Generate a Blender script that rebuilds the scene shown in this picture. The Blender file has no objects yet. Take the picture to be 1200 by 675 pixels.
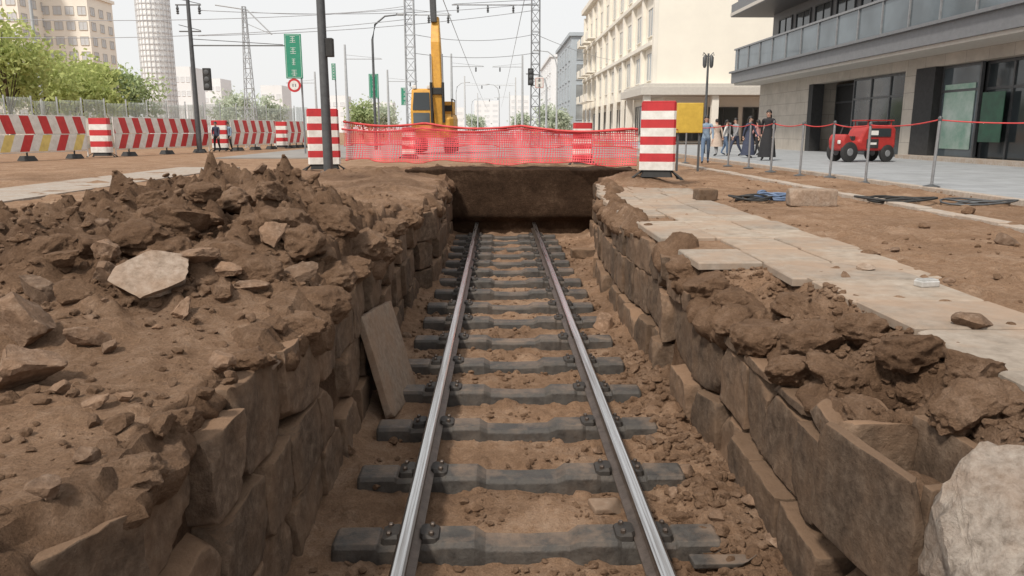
import bpy, bmesh, math, random
import numpy as np
from mathutils import Vector, Matrix, noise
random.seed(11)
rng = np.random.default_rng(11)
SC = bpy.context.scene
COL = SC.collection
R = math.radians
# ------------------------------------------------------------------ camera
CAMZ = 1.25
PITCH = R(11.65); YAW = R(1.0)
cd = bpy.data.cameras.new('camera'); cam = bpy.data.objects.new('camera', cd); COL.objects.link(cam)
cam.location = (0, 0, CAMZ); cam.rotation_euler = (R(90) - PITCH, 0, -YAW)
cd.lens = 27; cd.sensor_width = 36; cd.clip_start = .05; cd.clip_end = 5000
SC.camera = cam
CM = cam.rotation_euler.to_matrix()
def ray(px, py):
    return (CM @ Vector(((px - 600) / 900, (337.5 - py) / 900, -1.0)))
def gp(px, py, z=0.0):
    d = ray(px, py); t = (z - CAMZ) / d.z
    return Vector((0, 0, CAMZ)) + d * t
def dp(px, py, Y):
    d = ray(px, py); t = Y / d.y
    return Vector((0, 0, CAMZ)) + d * t
def xp(px, py, X):
    d = ray(px, py); t = X / d.x
    return Vector((0, 0, CAMZ)) + d * t
# ------------------------------------------------------------------ numpy noise
def _h(ix, iy, s):
    n = (ix.astype(np.int64) * 374761393 + iy.astype(np.int64) * 668265263 + s * 1442695041) & 0x7fffffff
    n = ((n ^ (n >> 13)) * 1274126177) & 0x7fffffff
    n = ((n ^ (n >> 15)) * 2246822519) & 0x7fffffff
    return ((n ^ (n >> 16)) & 0xffffff) / float(0xffffff)
def vn(x, y, s=0):
    ix = np.floor(x); iy = np.floor(y); fx = x - ix; fy = y - iy
    fx = fx * fx * fx * (fx * (fx * 6 - 15) + 10); fy = fy * fy * fy * (fy * (fy * 6 - 15) + 10)
    a = _h(ix, iy, s); b = _h(ix + 1, iy, s); c = _h(ix, iy + 1, s); d = _h(ix + 1, iy + 1, s)
    return (a + (b - a) * fx + (c - a) * fy + (a - b - c + d) * fx * fy) * 2 - 1
def fbm(x, y, o=5, s=0, g=.5):
    t = 0; a = 1.0; n = 0
    for k in range(o):
        t = t + a * vn(x * 2 ** k + 17.3 * k, y * 2 ** k - 9.1 * k, s + k); n += a; a *= g
    return t / n
def clod(x, y, s=0, dens=.7):
    ix = np.floor(x); iy = np.floor(y); best = np.zeros_like(x)
    for dx in (-1, 0, 1):
        for dy in (-1, 0, 1):
            cx = ix + dx; cy = iy + dy
            ox = cx + _h(cx, cy, s); oy = cy + _h(cx, cy, s + 1); r = .2 + .5 * _h(cx, cy, s + 2)
            on = _h(cx, cy, s + 3) < dens
            ang = _h(cx, cy, s + 4) * 3.14; ca = np.cos(ang); sa = np.sin(ang)
            ux = (x - ox) * ca + (y - oy) * sa; uy = (-(x - ox) * sa + (y - oy) * ca) * 1.5
            d = np.maximum(np.abs(ux) * .8 + .35 * np.abs(uy), np.sqrt(ux * ux + uy * uy))
            tilt = 1 + .5 * (ux * (_h(cx, cy, s + 5) - .5) + uy * (_h(cx, cy, s + 6) - .5)) / r
            v = np.where(on, np.clip(1 - (d / r) ** 4, 0, 1) * r * tilt, 0)
            best = np.maximum(best, v)
    return best
def sst(a, b, x):
    t = np.clip((x - a) / (b - a), 0, 1); return t * t * (3 - 2 * t)
# ------------------------------------------------------------------ terrain
def edgeL(y):
    y = np.asarray(y, float)
    return -1.31 + .05 * vn(y * .9, y * 0 + 3.3, 5) + .2 * sst(12.6, 13.0, y) - .16 * sst(15.5, 18.5, y) - .16 * (1 - sst(2.2, 2.6, y))
def edgeR(y):
    y = np.asarray(y, float)
    return 1.87 + .05 * vn(y * 1.0, y * 0 + 7.7, 9) - .06 * sst(8, 11, y) + .62 * sst(12.5, 18.5, y)
TE = 20.6
def gau(x, y, cx, cy, sx, sy, a, rot=0):
    c, s = math.cos(rot), math.sin(rot)
    u = (x - cx) * c + (y - cy) * s; v = -(x - cx) * s + (y - cy) * c
    return a * np.exp(-(np.abs(u / sx) ** 2.2 + np.abs(v / sy) ** 2.2))
def H(x, y):
    x = np.asarray(x, float); y = np.asarray(y, float)
    near = (1 - sst(22, 34, y)) * (1 - sst(8.6, 9.2, x)) * (1 - sst(14, 22, -x)) * sst(-6, 0, y)
    far = 1 - near
    nb = .05 * fbm(x * .7, y * .7, 5, 1) + .035 * fbm(x * 3.1, y * 3.1, 5, 20, .65)
    pm = sst(-.15, .4, fbm(x * .9 + 5, y * .9, 3, 40))
    c1 = clod(x / .11, y / .11, 60, .45) * .06 * pm + clod(x / .3, y / .3, 70, .22) * .08 * pm
    z = nb + c1
    tone = .14 + .55 * fbm(x * .5, y * .5, 5, 33, .6)
    # left heap
    hp = gau(x, y, -3.4, 8.0, 1.4, 1.7, .58, .35) + gau(x, y, -2.6, 8.6, .95, 1.6, .42, .2) + gau(x, y, -1.9, 7.8, .5, 2.3, .3) \
        + gau(x, y, -4.7, 6.6, 1.5, 1.1, .28) + gau(x, y, -5.9, 7.2, 1.6, 1.2, .2) + gau(x, y, -2.9, 6.0, 1.1, .9, .26) + gau(x, y, -3.0, 4.7, .6, .5, .13) + gau(x, y, -1.7, 10.5, .4, 1.6, .16)
    rg = np.clip(hp * 2.2, 0, 1)
    rough = .24 * fbm(x * 1.5, y * 1.5, 7, 80, .6) + .28 * clod(x / .62, y / .62, 90, .75) + .2 * clod(x / .26, y / .26, 95, .75) + .13 * clod(x / .11, y / .11, 99, .7)
    z = z + hp * .84 + rg * (rough - .12)
    tone = tone + .42 * rg + .35 * rg * fbm(x * 2, y * 2, 4, 85)
    # low mounds further away
    m2 = gau(x, y, -2.3, 15.5, .9, 3.2, .2) + gau(x, y, -3.5, 19.5, 1.4, 2.0, .25) + gau(x, y, .3, 22.3, 3.6, 1.5, .22) + gau(x, y, 3.3, 18.5, .55, 1.8, .2)
    z = z + m2 + np.clip(m2 * 3, 0, 1) * (.14 * clod(x / .5, y / .5, 110, .7) + .08 * fbm(x * 2, y * 2, 4, 112))
    tone = tone + np.clip(m2 * 2, 0, .35)
    # right side: bank falling to the trench
    eR = edgeR(y) + .1; eL = edgeL(y) - .1
    low = -.30 * (1 - sst(5.6, 9.0, y))
    k = sst(0, 1, (x - eR) / (.85))
    bank = low * (1 - k)
    lump = (1 - sst(6.4, 7.2, y)) * sst(1.8, 2.0, x) * (1 - sst(2.45, 2.75, x))
    bl = .18 * clod(x / .5, y / .5, 130, .85) + .14 * clod(x / .22, y / .22, 135, .8) + .17 * fbm(x * 3, y * 3, 6, 137, .58) + .05 * clod(x / .09, y / .09, 139, .7) - .06
    hollow = gau(x, y, 2.3, 4.25, .2, .16, -.42) + gau(x, y, 2.12, 5.0, .16, .13, -.22) + gau(x, y, 2.2, 5.9, .14, .16, -.18)
    ridge = gau(x, y, 2.2, 5.3, .24, .7, .08)
    z = np.where(x > 1.4, z + bank + lump * (bl + hollow + ridge), z)
    tone = tone + np.where(x > 1.4, lump * .35 - 1.5 * hollow, 0)
    # pit around the stone box
    pit = (1 - sst(2.3, 2.42, x)) * (1 - sst(3.86, 3.95, y)) * (x > 1.4)
    z = np.where(pit > 0, z * (1 - pit) + np.minimum(z, -.95) * pit, z)
    # pavement bed
    sl = (x > 1.95) * (1 - sst(3.75, 3.95, x)) * sst(6.6, 7.0, y) * (1 - sst(16.5, 17.5, y))
    sl = np.maximum(sl, sst(2.6, 2.75, x) * (1 - sst(3.5, 3.7, x)) * (1 - sst(6.6, 7.0, y)))
    z = z * (1 - .55 * sl) - .012 * sl
    z = z * near - .06 * far
    tone = tone * near + .1 * far
    # trench
    fl = -1.45 + .045 * fbm(x * 2.2, y * 2.2, 6, 150, .62) + .07 * clod(x / .13, y / .13, 155, .4) * sst(-.3, .3, fbm(x * 1.1, y * 1.1, 3, 158)) \
        + .07 * clod(x / .3, y / .3, 160, .3) + .02 * clod(x / .06, y / .06, 163, .4)
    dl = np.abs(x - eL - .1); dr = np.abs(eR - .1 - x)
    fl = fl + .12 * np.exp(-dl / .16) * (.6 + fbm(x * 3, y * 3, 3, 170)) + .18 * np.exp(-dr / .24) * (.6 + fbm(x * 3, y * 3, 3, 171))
    fl = fl + gau(x, y, 1.5, 4.9, .2, .6, .12) + gau(x, y, 1.55, 6.8, .18, .8, .08) + gau(x, y, .35, 5.05, .5, .22, .05) + gau(x, y, .1, 6.05, .4, .25, .03)
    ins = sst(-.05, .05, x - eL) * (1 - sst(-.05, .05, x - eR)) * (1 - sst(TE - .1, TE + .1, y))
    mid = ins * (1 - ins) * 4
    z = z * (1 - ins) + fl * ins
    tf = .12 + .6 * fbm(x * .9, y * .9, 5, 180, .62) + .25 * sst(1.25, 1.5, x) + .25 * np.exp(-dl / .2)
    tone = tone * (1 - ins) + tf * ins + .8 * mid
    return z, np.clip(tone, 0, 1)
def hz(x, y):
    return float(H(np.array([x]), np.array([y]))[0][0])
def put(px, py):
    d = ray(px, py); d = d / d.length
    ts = np.concatenate([np.arange(1.8, 14, .04), np.arange(14, 60, .2)])
    X = d.x * ts; Y = d.y * ts; Zr = CAMZ + d.z * ts
    hh = H(X, Y)[0]; i = np.argmax(Zr < hh)
    if not (Zr < hh).any(): return gp(px, py)
    return Vector((X[i], Y[i], hh[i]))
# ------------------------------------------------------------------ materials
def newmat(name):
    m = bpy.data.materials.new(name); m.use_nodes = True
    nt = m.node_tree; b = nt.nodes['Principled BSDF']; return m, nt, b
def N(nt, t, **kw):
    n = nt.nodes.new(t)
    for k, v in kw.items(): setattr(n, k, v)
    return n
def mixc(nt, fac, a, b, mode='MIX'):
    n = N(nt, 'ShaderNodeMix'); n.data_type = 'RGBA'; n.blend_type = mode
    for sock, v in ((n.inputs[0], fac), (n.inputs[6], a), (n.inputs[7], b)):
        if isinstance(v, bpy.types.NodeSocket): nt.links.new(v, sock)
        elif isinstance(v, (int, float)): sock.default_value = v
        else: sock.default_value = (*v[:3], 1)
    return n.outputs[2]
def math_(nt, op, a, b=None, c=None):
    n = N(nt, 'ShaderNodeMath'); n.operation = op
    for i, v in enumerate((a, b, c)):
        if v is None: continue
        if isinstance(v, bpy.types.NodeSocket): nt.links.new(v, n.inputs[i])
        else: n.inputs[i].default_value = v
    return n.outputs[0]
def coord(nt, kind='Object'):
    if kind == 'World': return N(nt, 'ShaderNodeNewGeometry').outputs['Position']
    return N(nt, 'ShaderNodeTexCoord').outputs[kind]
def noisen(nt, vec, scale, detail=6, rough=.6):
    n = N(nt, 'ShaderNodeTexNoise'); n.inputs['Scale'].default_value = scale; n.inputs['Detail'].default_value = detail
    n.inputs['Roughness'].default_value = rough; nt.links.new(vec, n.inputs['Vector']); return n.outputs['Fac']
def rampn(nt, fac, stops):
    n = N(nt, 'ShaderNodeValToRGB'); cr = n.color_ramp
    while len(cr.elements) < len(stops): cr.elements.new(.5)
    for e, (p, c) in zip(cr.elements, stops): e.position = p; e.color = (*c[:3], 1)
    nt.links.new(fac, n.inputs[0]); return n.outputs[0]
def bumpn(nt, b, h, strength=.4, dist=.02):
    n = N(nt, 'ShaderNodeBump'); n.inputs['Strength'].default_value = strength; n.inputs['Distance'].default_value = dist
    nt.links.new(h, n.inputs['Height']); nt.links.new(n.outputs[0], b.inputs['Normal'])
def upness(nt):
    s = N(nt, 'ShaderNodeSeparateXYZ'); nt.links.new(N(nt, 'ShaderNodeNewGeometry').outputs['True Normal'], s.inputs[0]); return s.outputs[2]
def mat(name, col, col2=None, rough=.6, metal=0, scale=6, bump=0, bscale=40, bdist=.01, space='Object', spec=None):
    m, nt, b = newmat(name)
    if col2 is None: col2 = tuple(c * .75 for c in col)
    v = coord(nt, space); n = noisen(nt, v, scale, 6, .65)
    nt.links.new(rampn(nt, n, [(.3, col2), (.68, col)]), b.inputs['Base Color'])
    b.inputs['Roughness'].default_value = rough; b.inputs['Metallic'].default_value = metal
    if spec is not None: b.inputs['Specular IOR Level'].default_value = spec
    if bump: bumpn(nt, b, noisen(nt, v, bscale, 8, .7), bump, bdist)
    return m
def soilmat(name, attr=False, space='World', k=1.0, tone=0.3):
    m, nt, b = newmat(name); v = coord(nt, space)
    n1 = noisen(nt, v, 1.3, 8, .65); n2 = noisen(nt, v, 11, 10, .72); n3 = noisen(nt, v, 70, 6, .7)
    f = math_(nt, 'ADD', math_(nt, 'MULTIPLY', n1, .5), math_(nt, 'MULTIPLY', n2, .5))
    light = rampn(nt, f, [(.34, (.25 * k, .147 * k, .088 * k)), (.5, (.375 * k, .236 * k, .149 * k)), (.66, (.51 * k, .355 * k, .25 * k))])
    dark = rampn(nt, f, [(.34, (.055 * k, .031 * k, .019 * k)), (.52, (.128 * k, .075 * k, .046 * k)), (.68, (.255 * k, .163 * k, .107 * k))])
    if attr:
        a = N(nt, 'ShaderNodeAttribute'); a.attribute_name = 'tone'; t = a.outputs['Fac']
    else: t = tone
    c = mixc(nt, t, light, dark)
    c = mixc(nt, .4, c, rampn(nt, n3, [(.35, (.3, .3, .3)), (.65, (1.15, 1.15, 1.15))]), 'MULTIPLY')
    nt.links.new(c, b.inputs['Base Color']); b.inputs['Roughness'].default_value = .95; b.inputs['Specular IOR Level'].default_value = .12
    h = math_(nt, 'ADD', math_(nt, 'MULTIPLY', noisen(nt, v, 26, 10, .75), 1.0), math_(nt, 'MULTIPLY', n3, .4))
    bumpn(nt, b, h, 1.0, .05); return m
def stonemat(name, cols, dirt=.45, scale=4, bump=.5, top=0.0, dcol=(.28, .176, .112), attr=None):
    m, nt, b = newmat(name); v = coord(nt, 'World')
    n1 = noisen(nt, v, scale, 9, .68); n2 = noisen(nt, v, scale * 7, 8, .7)
    c = rampn(nt, n2, [(.3, cols[0]), (.52, cols[1]), (.72, cols[2])])
    if attr:
        a = N(nt, 'ShaderNodeAttribute'); a.attribute_name = attr
        c = mixc(nt, 1.0, c, rampn(nt, a.outputs['Fac'], [(0, (.78, .78, .79)), (1, (1.1, 1.08, 1.06))]), 'MULTIPLY')
    d = rampn(nt, n1, [(.42, (0, 0, 0)), (.6, (1, 1, 1))])
    fac = math_(nt, 'MULTIPLY', d, dirt)
    if top: fac = math_(nt, 'MAXIMUM', fac, math_(nt, 'MULTIPLY', rampn(nt, upness(nt), [(.35, (0, 0, 0)), (.8, (1, 1, 1))]), top))
    c = mixc(nt, fac, c, dcol)
    oi = N(nt, 'ShaderNodeObjectInfo')
    c = mixc(nt, 1.0, c, rampn(nt, oi.outputs['Random'], [(0, (.72, .72, .72)), (1, (1.16, 1.13, 1.1))]), 'MULTIPLY')
    nt.links.new(c, b.inputs['Base Color']); b.inputs['Roughness'].default_value = .9; b.inputs['Specular IOR Level'].default_value = .2
    bumpn(nt, b, math_(nt, 'ADD', n2, math_(nt, 'MULTIPLY', noisen(nt, v, scale * 22, 6, .7), .5)), bump, .025); return m
def brickmat(name, c1, c2, mortar, bw, bh, floor=False, ms=.01, rough=.7, off=.5):
    m, nt, b = newmat(name); v = coord(nt, 'World')
    s = N(nt, 'ShaderNodeSeparateXYZ'); nt.links.new(v, s.inputs[0]); cb = N(nt, 'ShaderNodeCombineXYZ')
    if floor: nt.links.new(s.outputs[0], cb.inputs[0]); nt.links.new(s.outputs[1], cb.inputs[1])
    else: nt.links.new(math_(nt, 'ADD', s.outputs[0], s.outputs[1]), cb.inputs[0]); nt.links.new(s.outputs[2], cb.inputs[1])
    t = N(nt, 'ShaderNodeTexBrick'); t.offset = off; t.inputs['Scale'].default_value = 1; t.inputs['Brick Width'].default_value = bw; t.inputs['Row Height'].default_value = bh
    t.inputs['Mortar Size'].default_value = ms; t.inputs['Color1'].default_value = (*c1, 1); t.inputs['Color2'].default_value = (*c2, 1); t.inputs['Mortar'].default_value = (*mortar, 1)
    nt.links.new(cb.outputs[0], t.inputs['Vector'])
    n = noisen(nt, v, 1.1, 8, .65)
    c = mixc(nt, .5, t.outputs['Color'], rampn(nt, n, [(.3, (.6, .58, .56)), (.65, (1.1, 1.1, 1.1))]), 'MULTIPLY')
    nt.links.new(c, b.inputs['Base Color']); b.inputs['Roughness'].default_value = rough
    return m
def stripemat(name, cols, period, slope):
    m, nt, b = newmat(name); v = coord(nt, 'Object'); s = N(nt, 'ShaderNodeSeparateXYZ'); nt.links.new(v, s.inputs[0])
    u = math_(nt, 'FRACT', math_(nt, 'DIVIDE', math_(nt, 'MULTIPLY_ADD', s.outputs[2], slope, s.outputs[0]), period))
    c = cols[-1]; n = len(cols)
    for i in range(n - 2, -1, -1): c = mixc(nt, math_(nt, 'LESS_THAN', u, (i + 1) / n), c, cols[i])
    nn = noisen(nt, v, 3, 8, .7)
    c = mixc(nt, .6, c, rampn(nt, nn, [(.3, (.6, .55, .5)), (.6, (1, 1, 1))]), 'MULTIPLY')
    nt.links.new(c, b.inputs['Base Color']); b.inputs['Roughness'].default_value = .45; return m
def netmat(name, col, cell, th):
    m, nt, b = newmat(name); v = coord(nt, 'Object'); s = N(nt, 'ShaderNodeSeparateXYZ'); nt.links.new(v, s.inputs[0])
    a = math_(nt, 'LESS_THAN', math_(nt, 'FRACT', math_(nt, 'DIVIDE', s.outputs[0], cell)), th)
    c = math_(nt, 'LESS_THAN', math_(nt, 'FRACT', math_(nt, 'DIVIDE', s.outputs[2], cell)), th)
    nt.links.new(math_(nt, 'MAXIMUM', a, c), b.inputs['Alpha'])
    n = noisen(nt, v, 1.5, 5, .6)
    nt.links.new(rampn(nt, n, [(.3, tuple(x * .75 for x in col)), (.7, col)]), b.inputs['Base Color']); b.inputs['Roughness'].default_value = .6
    return m
def glassmat(name, col, rough=.06):
    m, nt, b = newmat(name); v = coord(nt, 'World'); n = noisen(nt, v, .5, 3, .5)
    nt.links.new(rampn(nt, n, [(.35, tuple(c * .6 for c in col)), (.65, col)]), b.inputs['Base Color'])
    b.inputs['Roughness'].default_value = rough; b.inputs['Specular IOR Level'].default_value = .6; return m
M = {}
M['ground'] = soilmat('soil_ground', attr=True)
M['soil'] = soilmat('soil_clod', tone=.5)
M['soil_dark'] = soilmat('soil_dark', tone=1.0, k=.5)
M['soil_edge'] = soilmat('soil_edge', tone=.6)
M['soil_rock'] = stonemat('soil_rock', [(.095, .06, .04), (.19, .127, .088), (.32, .235, .175)], .5, 3, .7)
M['block'] = stonemat('wall_stone', [(.062, .042, .03), (.135, .096, .069), (.235, .175, .13)], .5, 1.6, .7, .8, (.215, .136, .086))
M['paleslab'] = stonemat('pale_slab', [(.19, .145, .11), (.31, .245, .195), (.41, .34, .285)], .4, 3)
M['leanslab'] = stonemat('leaning_slab', [(.18, .132, .1), (.265, .205, .158), (.34, .27, .213)], .5, 2, .3)
M['boulder'] = stonemat('boulder_stone', [(.2, .165, .135), (.345, .3, .26), (.46, .41, .36)], .3, 3, .9)
M['slab'] = stonemat('paving_slab', [(.21, .18, .15), (.3, .263, .223), (.365, .325, .283)], .7, .9, .3, 0, (.3, .215, .155), 'slabtone')
M['concrete'] = stonemat('concrete', [(.27, .235, .2), (.38, .34, .3), (.46, .42, .385)], .5, 2, .3, 0, (.33, .24, .175))
def railmat():
    m, nt, b = newmat('rail_steel'); v = coord(nt, 'Object'); mp = N(nt, 'ShaderNodeMapping'); mp.inputs['Scale'].default_value = (60, .7, 1); nt.links.new(v, mp.inputs['Vector'])
    n = noisen(nt, mp.outputs[0], 1.0, 6, .65)
    nt.links.new(rampn(nt, n, [(.35, (.3, .28, .265)), (.55, (.56, .555, .55)), (.7, (.66, .655, .65))]), b.inputs['Base Color']); b.inputs['Metallic'].default_value = 1
    nt.links.new(rampn(nt, n, [(.35, (.45, .45, .45)), (.6, (.2, .2, .2))]), b.inputs['Roughness']); return m
M['rail'] = railmat()
M['railside'] = mat('rail_side', (.13, .1, .082), (.06, .045, .036), .45, .5, 14, .3, 60)
def sleepermat():
    m, nt, b = newmat('sleeper_steel'); v = coord(nt, 'World'); n2 = noisen(nt, v, 9, 8, .7); n1 = noisen(nt, v, 2.7, 8, .7)
    c = rampn(nt, n2, [(.3, (.026, .023, .021)), (.7, (.088, .079, .07))])
    up = rampn(nt, upness(nt), [(.5, (.15, .15, .15)), (.95, (.62, .62, .62))])
    d = math_(nt, 'MULTIPLY', rampn(nt, n1, [(.44, (0, 0, 0)), (.64, (1, 1, 1))]), up)
    nt.links.new(mixc(nt, d, c, (.25, .17, .116)), b.inputs['Base Color']); b.inputs['Specular IOR Level'].default_value = .4
    nt.links.new(rampn(nt, n2, [(.35, (.42, .42, .42)), (.65, (.75, .75, .75))]), b.inputs['Roughness'])
    bumpn(nt, b, noisen(nt, v, 45, 8, .7), .5, .015); return m
M['sleeper'] = sleepermat()
M['chair'] = mat('rail_chair', (.05, .042, .036), (.024, .021, .019), .6, .3, 20, .3)
M['red'] = mat('red_plastic', (.55, .035, .04), (.38, .026, .03), .45, 0, 3)
M['white'] = mat('white_plastic', (.78, .77, .74), (.55, .52, .48), .45, 0, 4)
M['black'] = mat('black_rubber', (.03, .03, .03), (.018, .018, .018), .7)
M['dgrey'] = mat('dark_grey_metal', (.1, .105, .11), (.065, .068, .072), .5, .2)
M['grey'] = mat('grey_metal', (.3, .31, .32), (.2, .2, .21), .45, .4)
M['haze'] = mat('grey_metal_hazed', (.46, .48, .5), (.38, .4, .42), .6, 0)  # grey lightened so the colour carries distance haze
M['hazier'] = mat('far_metal_hazed', (.6, .62, .64), (.54, .56, .58), .7, 0)  # lightened further, painted haze for the farthest masts
M['wire'] = mat('wire_grey', (.36, .37, .39), (.3, .31, .33), .6)
M['yellow'] = mat('yellow_paint', (.68, .36, .05), (.5, .25, .04), .5)
M['yboard'] = mat('yellow_board', (.62, .42, .06), (.48, .31, .04), .5)
M['green'] = mat('sign_green', (.03, .26, .16), (.025, .21, .13), .4)
M['signmark'] = mat('sign_mark', (.5, .6, .55), (.42, .52, .47), .5)
M['glass'] = glassmat('dark_glass', (.045, .055, .06))
M['glassmid'] = glassmat('grey_glass', (.13, .16, .18))
M['dark'] = mat('dark_interior', (.035, .034, .035), (.02, .02, .02), .8)
M['panel'] = brickmat('stone_panel', (.46, .415, .36), (.42, .38, .33), (.25, .225, .2), 1.4, .7, ms=.012)
M['fascia'] = mat('fascia_grey', (.17, .175, .185), (.135, .14, .15), .5)
M['soffit'] = mat('soffit_pale', (.56, .53, .48), (.48, .45, .41), .7)
M['cream'] = mat('cream_render', (.82, .775, .68), (.76, .715, .63), .85, 0, .4, .15, 8, .02, 'World')
M['creamside'] = mat('cream_stone', (.78, .74, .665), (.7, .665, .595), .85, 0, .5, .1, 8, .02, 'World')
M['creamwin'] = glassmat('glass_hazed', (.34, .36, .37), .15)  # glass colour paled to imitate haze over distance
M['plaza'] = brickmat('plaza_paving', (.34, .355, .37), (.3, .315, .33), (.2, .2, .205), 1.2, .6, True, .012)
M['asphalt'] = mat('asphalt', (.27, .255, .235), (.2, .185, .175), .9, 0, .7, .2, 60, .01, 'World')
M['apart'] = mat('apartment_wall_hazed', (.84, .785, .7), (.77, .72, .64), .9, 0, .2, space='World')  # beige walls and their windows paled, haze painted into the colour
M['apartwin'] = mat('apartment_window_hazed', (.55, .56, .57), (.49, .5, .51), .4)
M['tower'] = mat('tower_white_hazed', (.84, .85, .85), (.78, .79, .79), .7, 0, .3, space='World')  # white shaft and grey bands lightened as painted haze
M['towerband'] = mat('tower_band_hazed', (.64, .65, .66), (.58, .59, .6), .7)
M['farwall'] = mat('far_wall_hazed', (.78, .8, .82), (.72, .74, .76), .9, 0, .1, space='World')  # distance haze of the far blocks is put into these pale colours
M['farwin'] = mat('far_window_hazed', (.67, .7, .72), (.62, .64, .67), .7)
M['bluewall'] = mat('blue_grey_wall', (.42, .47, .51), (.37, .41, .45), .6, 0, .2, space='World')
M['hoard'] = netmat('hoarding_mesh', (.5, .56, .53), .05, .34)
M['net'] = netmat('red_net', (.78, .09, .11), .06, .3)
M['netb'] = netmat('red_net_back', (.74, .085, .1), .06, .24)
M['redrope'] = mat('red_rope', (.6, .06, .06), (.45, .04, .04), .6)
M['stripe'] = stripemat('red_white_stripes', [(.58, .035, .04), (.78, .77, .74)], 1.0, .35)
M['stripeb'] = stripemat('red_white_stripes_lower', [(.58, .035, .04), (.78, .77, .74)], 1.0, -.5)
M['stripey'] = stripemat('yellow_red_stripes', [(.76, .6, .2), (.78, .77, .74), (.58, .035, .04), (.78, .77, .74)], 2.0, -.5)
M['bark'] = mat('bark', (.14, .105, .075), (.08, .06, .045), .9, 0, 4)
def leafmat(name, a, b_):
    m, nt, b = newmat(name); v = coord(nt, 'World'); n = noisen(nt, v, 1.6, 5, .7)
    nt.links.new(rampn(nt, n, [(.32, b_), (.66, a)]), b.inputs['Base Color']); b.inputs['Roughness'].default_value = .7
    b.inputs['Specular IOR Level'].default_value = .2
    tl = N(nt, 'ShaderNodeBsdfTranslucent'); nt.links.new(rampn(nt, n, [(.32, b_), (.66, a)]), tl.inputs['Color'])
    ms = N(nt, 'ShaderNodeMixShader'); ms.inputs[0].default_value = .4; nt.links.new(b.outputs[0], ms.inputs[1]); nt.links.new(tl.outputs[0], ms.inputs[2])
    nt.links.new(ms.outputs[0], nt.nodes['Material Output'].inputs['Surface']); return m
M['leaf'] = leafmat('leaf_yellow_green', (.56, .61, .24), (.31, .37, .13))  # leaf greens lightened to imitate haze
M['leaf2'] = leafmat('leaf_green', (.48, .56, .3), (.3, .37, .19))
M['leaffar'] = leafmat('leaf_far_hazed', (.6, .66, .53), (.48, .53, .43))  # palest leaves, distance haze mixed into the green
M['skin'] = mat('skin', (.5, .32, .24), (.44, .27, .2), .6)
M['hair'] = mat('black_hair', (.02, .017, .015), (.012, .01, .01), .5)
M['cartred'] = mat('cart_red', (.42, .035, .03), (.3, .025, .022), .5)
M['bluep'] = mat('blue_plastic', (.14, .2, .32), (.08, .12, .2), .45)
M['tin'] = mat('tin', (.62, .61, .59), (.42, .41, .39), .35, .4, 10)
M['orange'] = mat('orange', (.75, .2, .03), None, .5)
# ------------------------------------------------------------------ mesh builders
def link(o, parent=None):
    COL.objects.link(o)
    if parent is not None: o.parent = parent
    return o
def mkobj(name, V, F, mats, parent=None, loc=(0, 0, 0), rot=(0, 0, 0), smooth=False, mi=None, bevel=0, angle=40):
    me = bpy.data.meshes.new(name)
    me.from_pydata([tuple(map(float, p)) for p in V], [], [tuple(map(int, f)) for f in F])
    if not isinstance(mats, (list, tuple)): mats = [mats]
    for m in mats: me.materials.append(m)
    if mi is not None: me.polygons.foreach_set('material_index', np.array(mi, dtype=np.int32))
    me.polygons.foreach_set('use_smooth', np.full(len(F), bool(smooth)))
    if smooth and smooth != 'all':
        try: me.set_sharp_from_angle(angle=R(angle))
        except Exception: pass
    me.update()
    o = bpy.data.objects.new(name, me); link(o, parent); o.location = loc; o.rotation_euler = rot
    if bevel:
        b = o.modifiers.new('bevel', 'BEVEL'); b.width = bevel; b.segments = 2; b.limit_method = 'ANGLE'
    return o
def tag(o, label, cat, group=None):
    o['label'] = label; o['category'] = cat
    if group: o['group'] = group
    return o
def struct(o, kind='structure'):
    o['kind'] = kind; return o
def thing(name, label, cat, loc=(0, 0, 0), rz=0, group=None):
    o = bpy.data.objects.new(name, None); o.empty_display_size = .1; link(o); o.location = loc; o.rotation_euler = (0, 0, rz)
    return tag(o, label, cat, group)
def copy_tree(o, parent=None):
    c = o.copy(); COL.objects.link(c); c.parent = parent
    for ch in list(o.children): copy_tree(ch, c)
    return c
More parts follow.
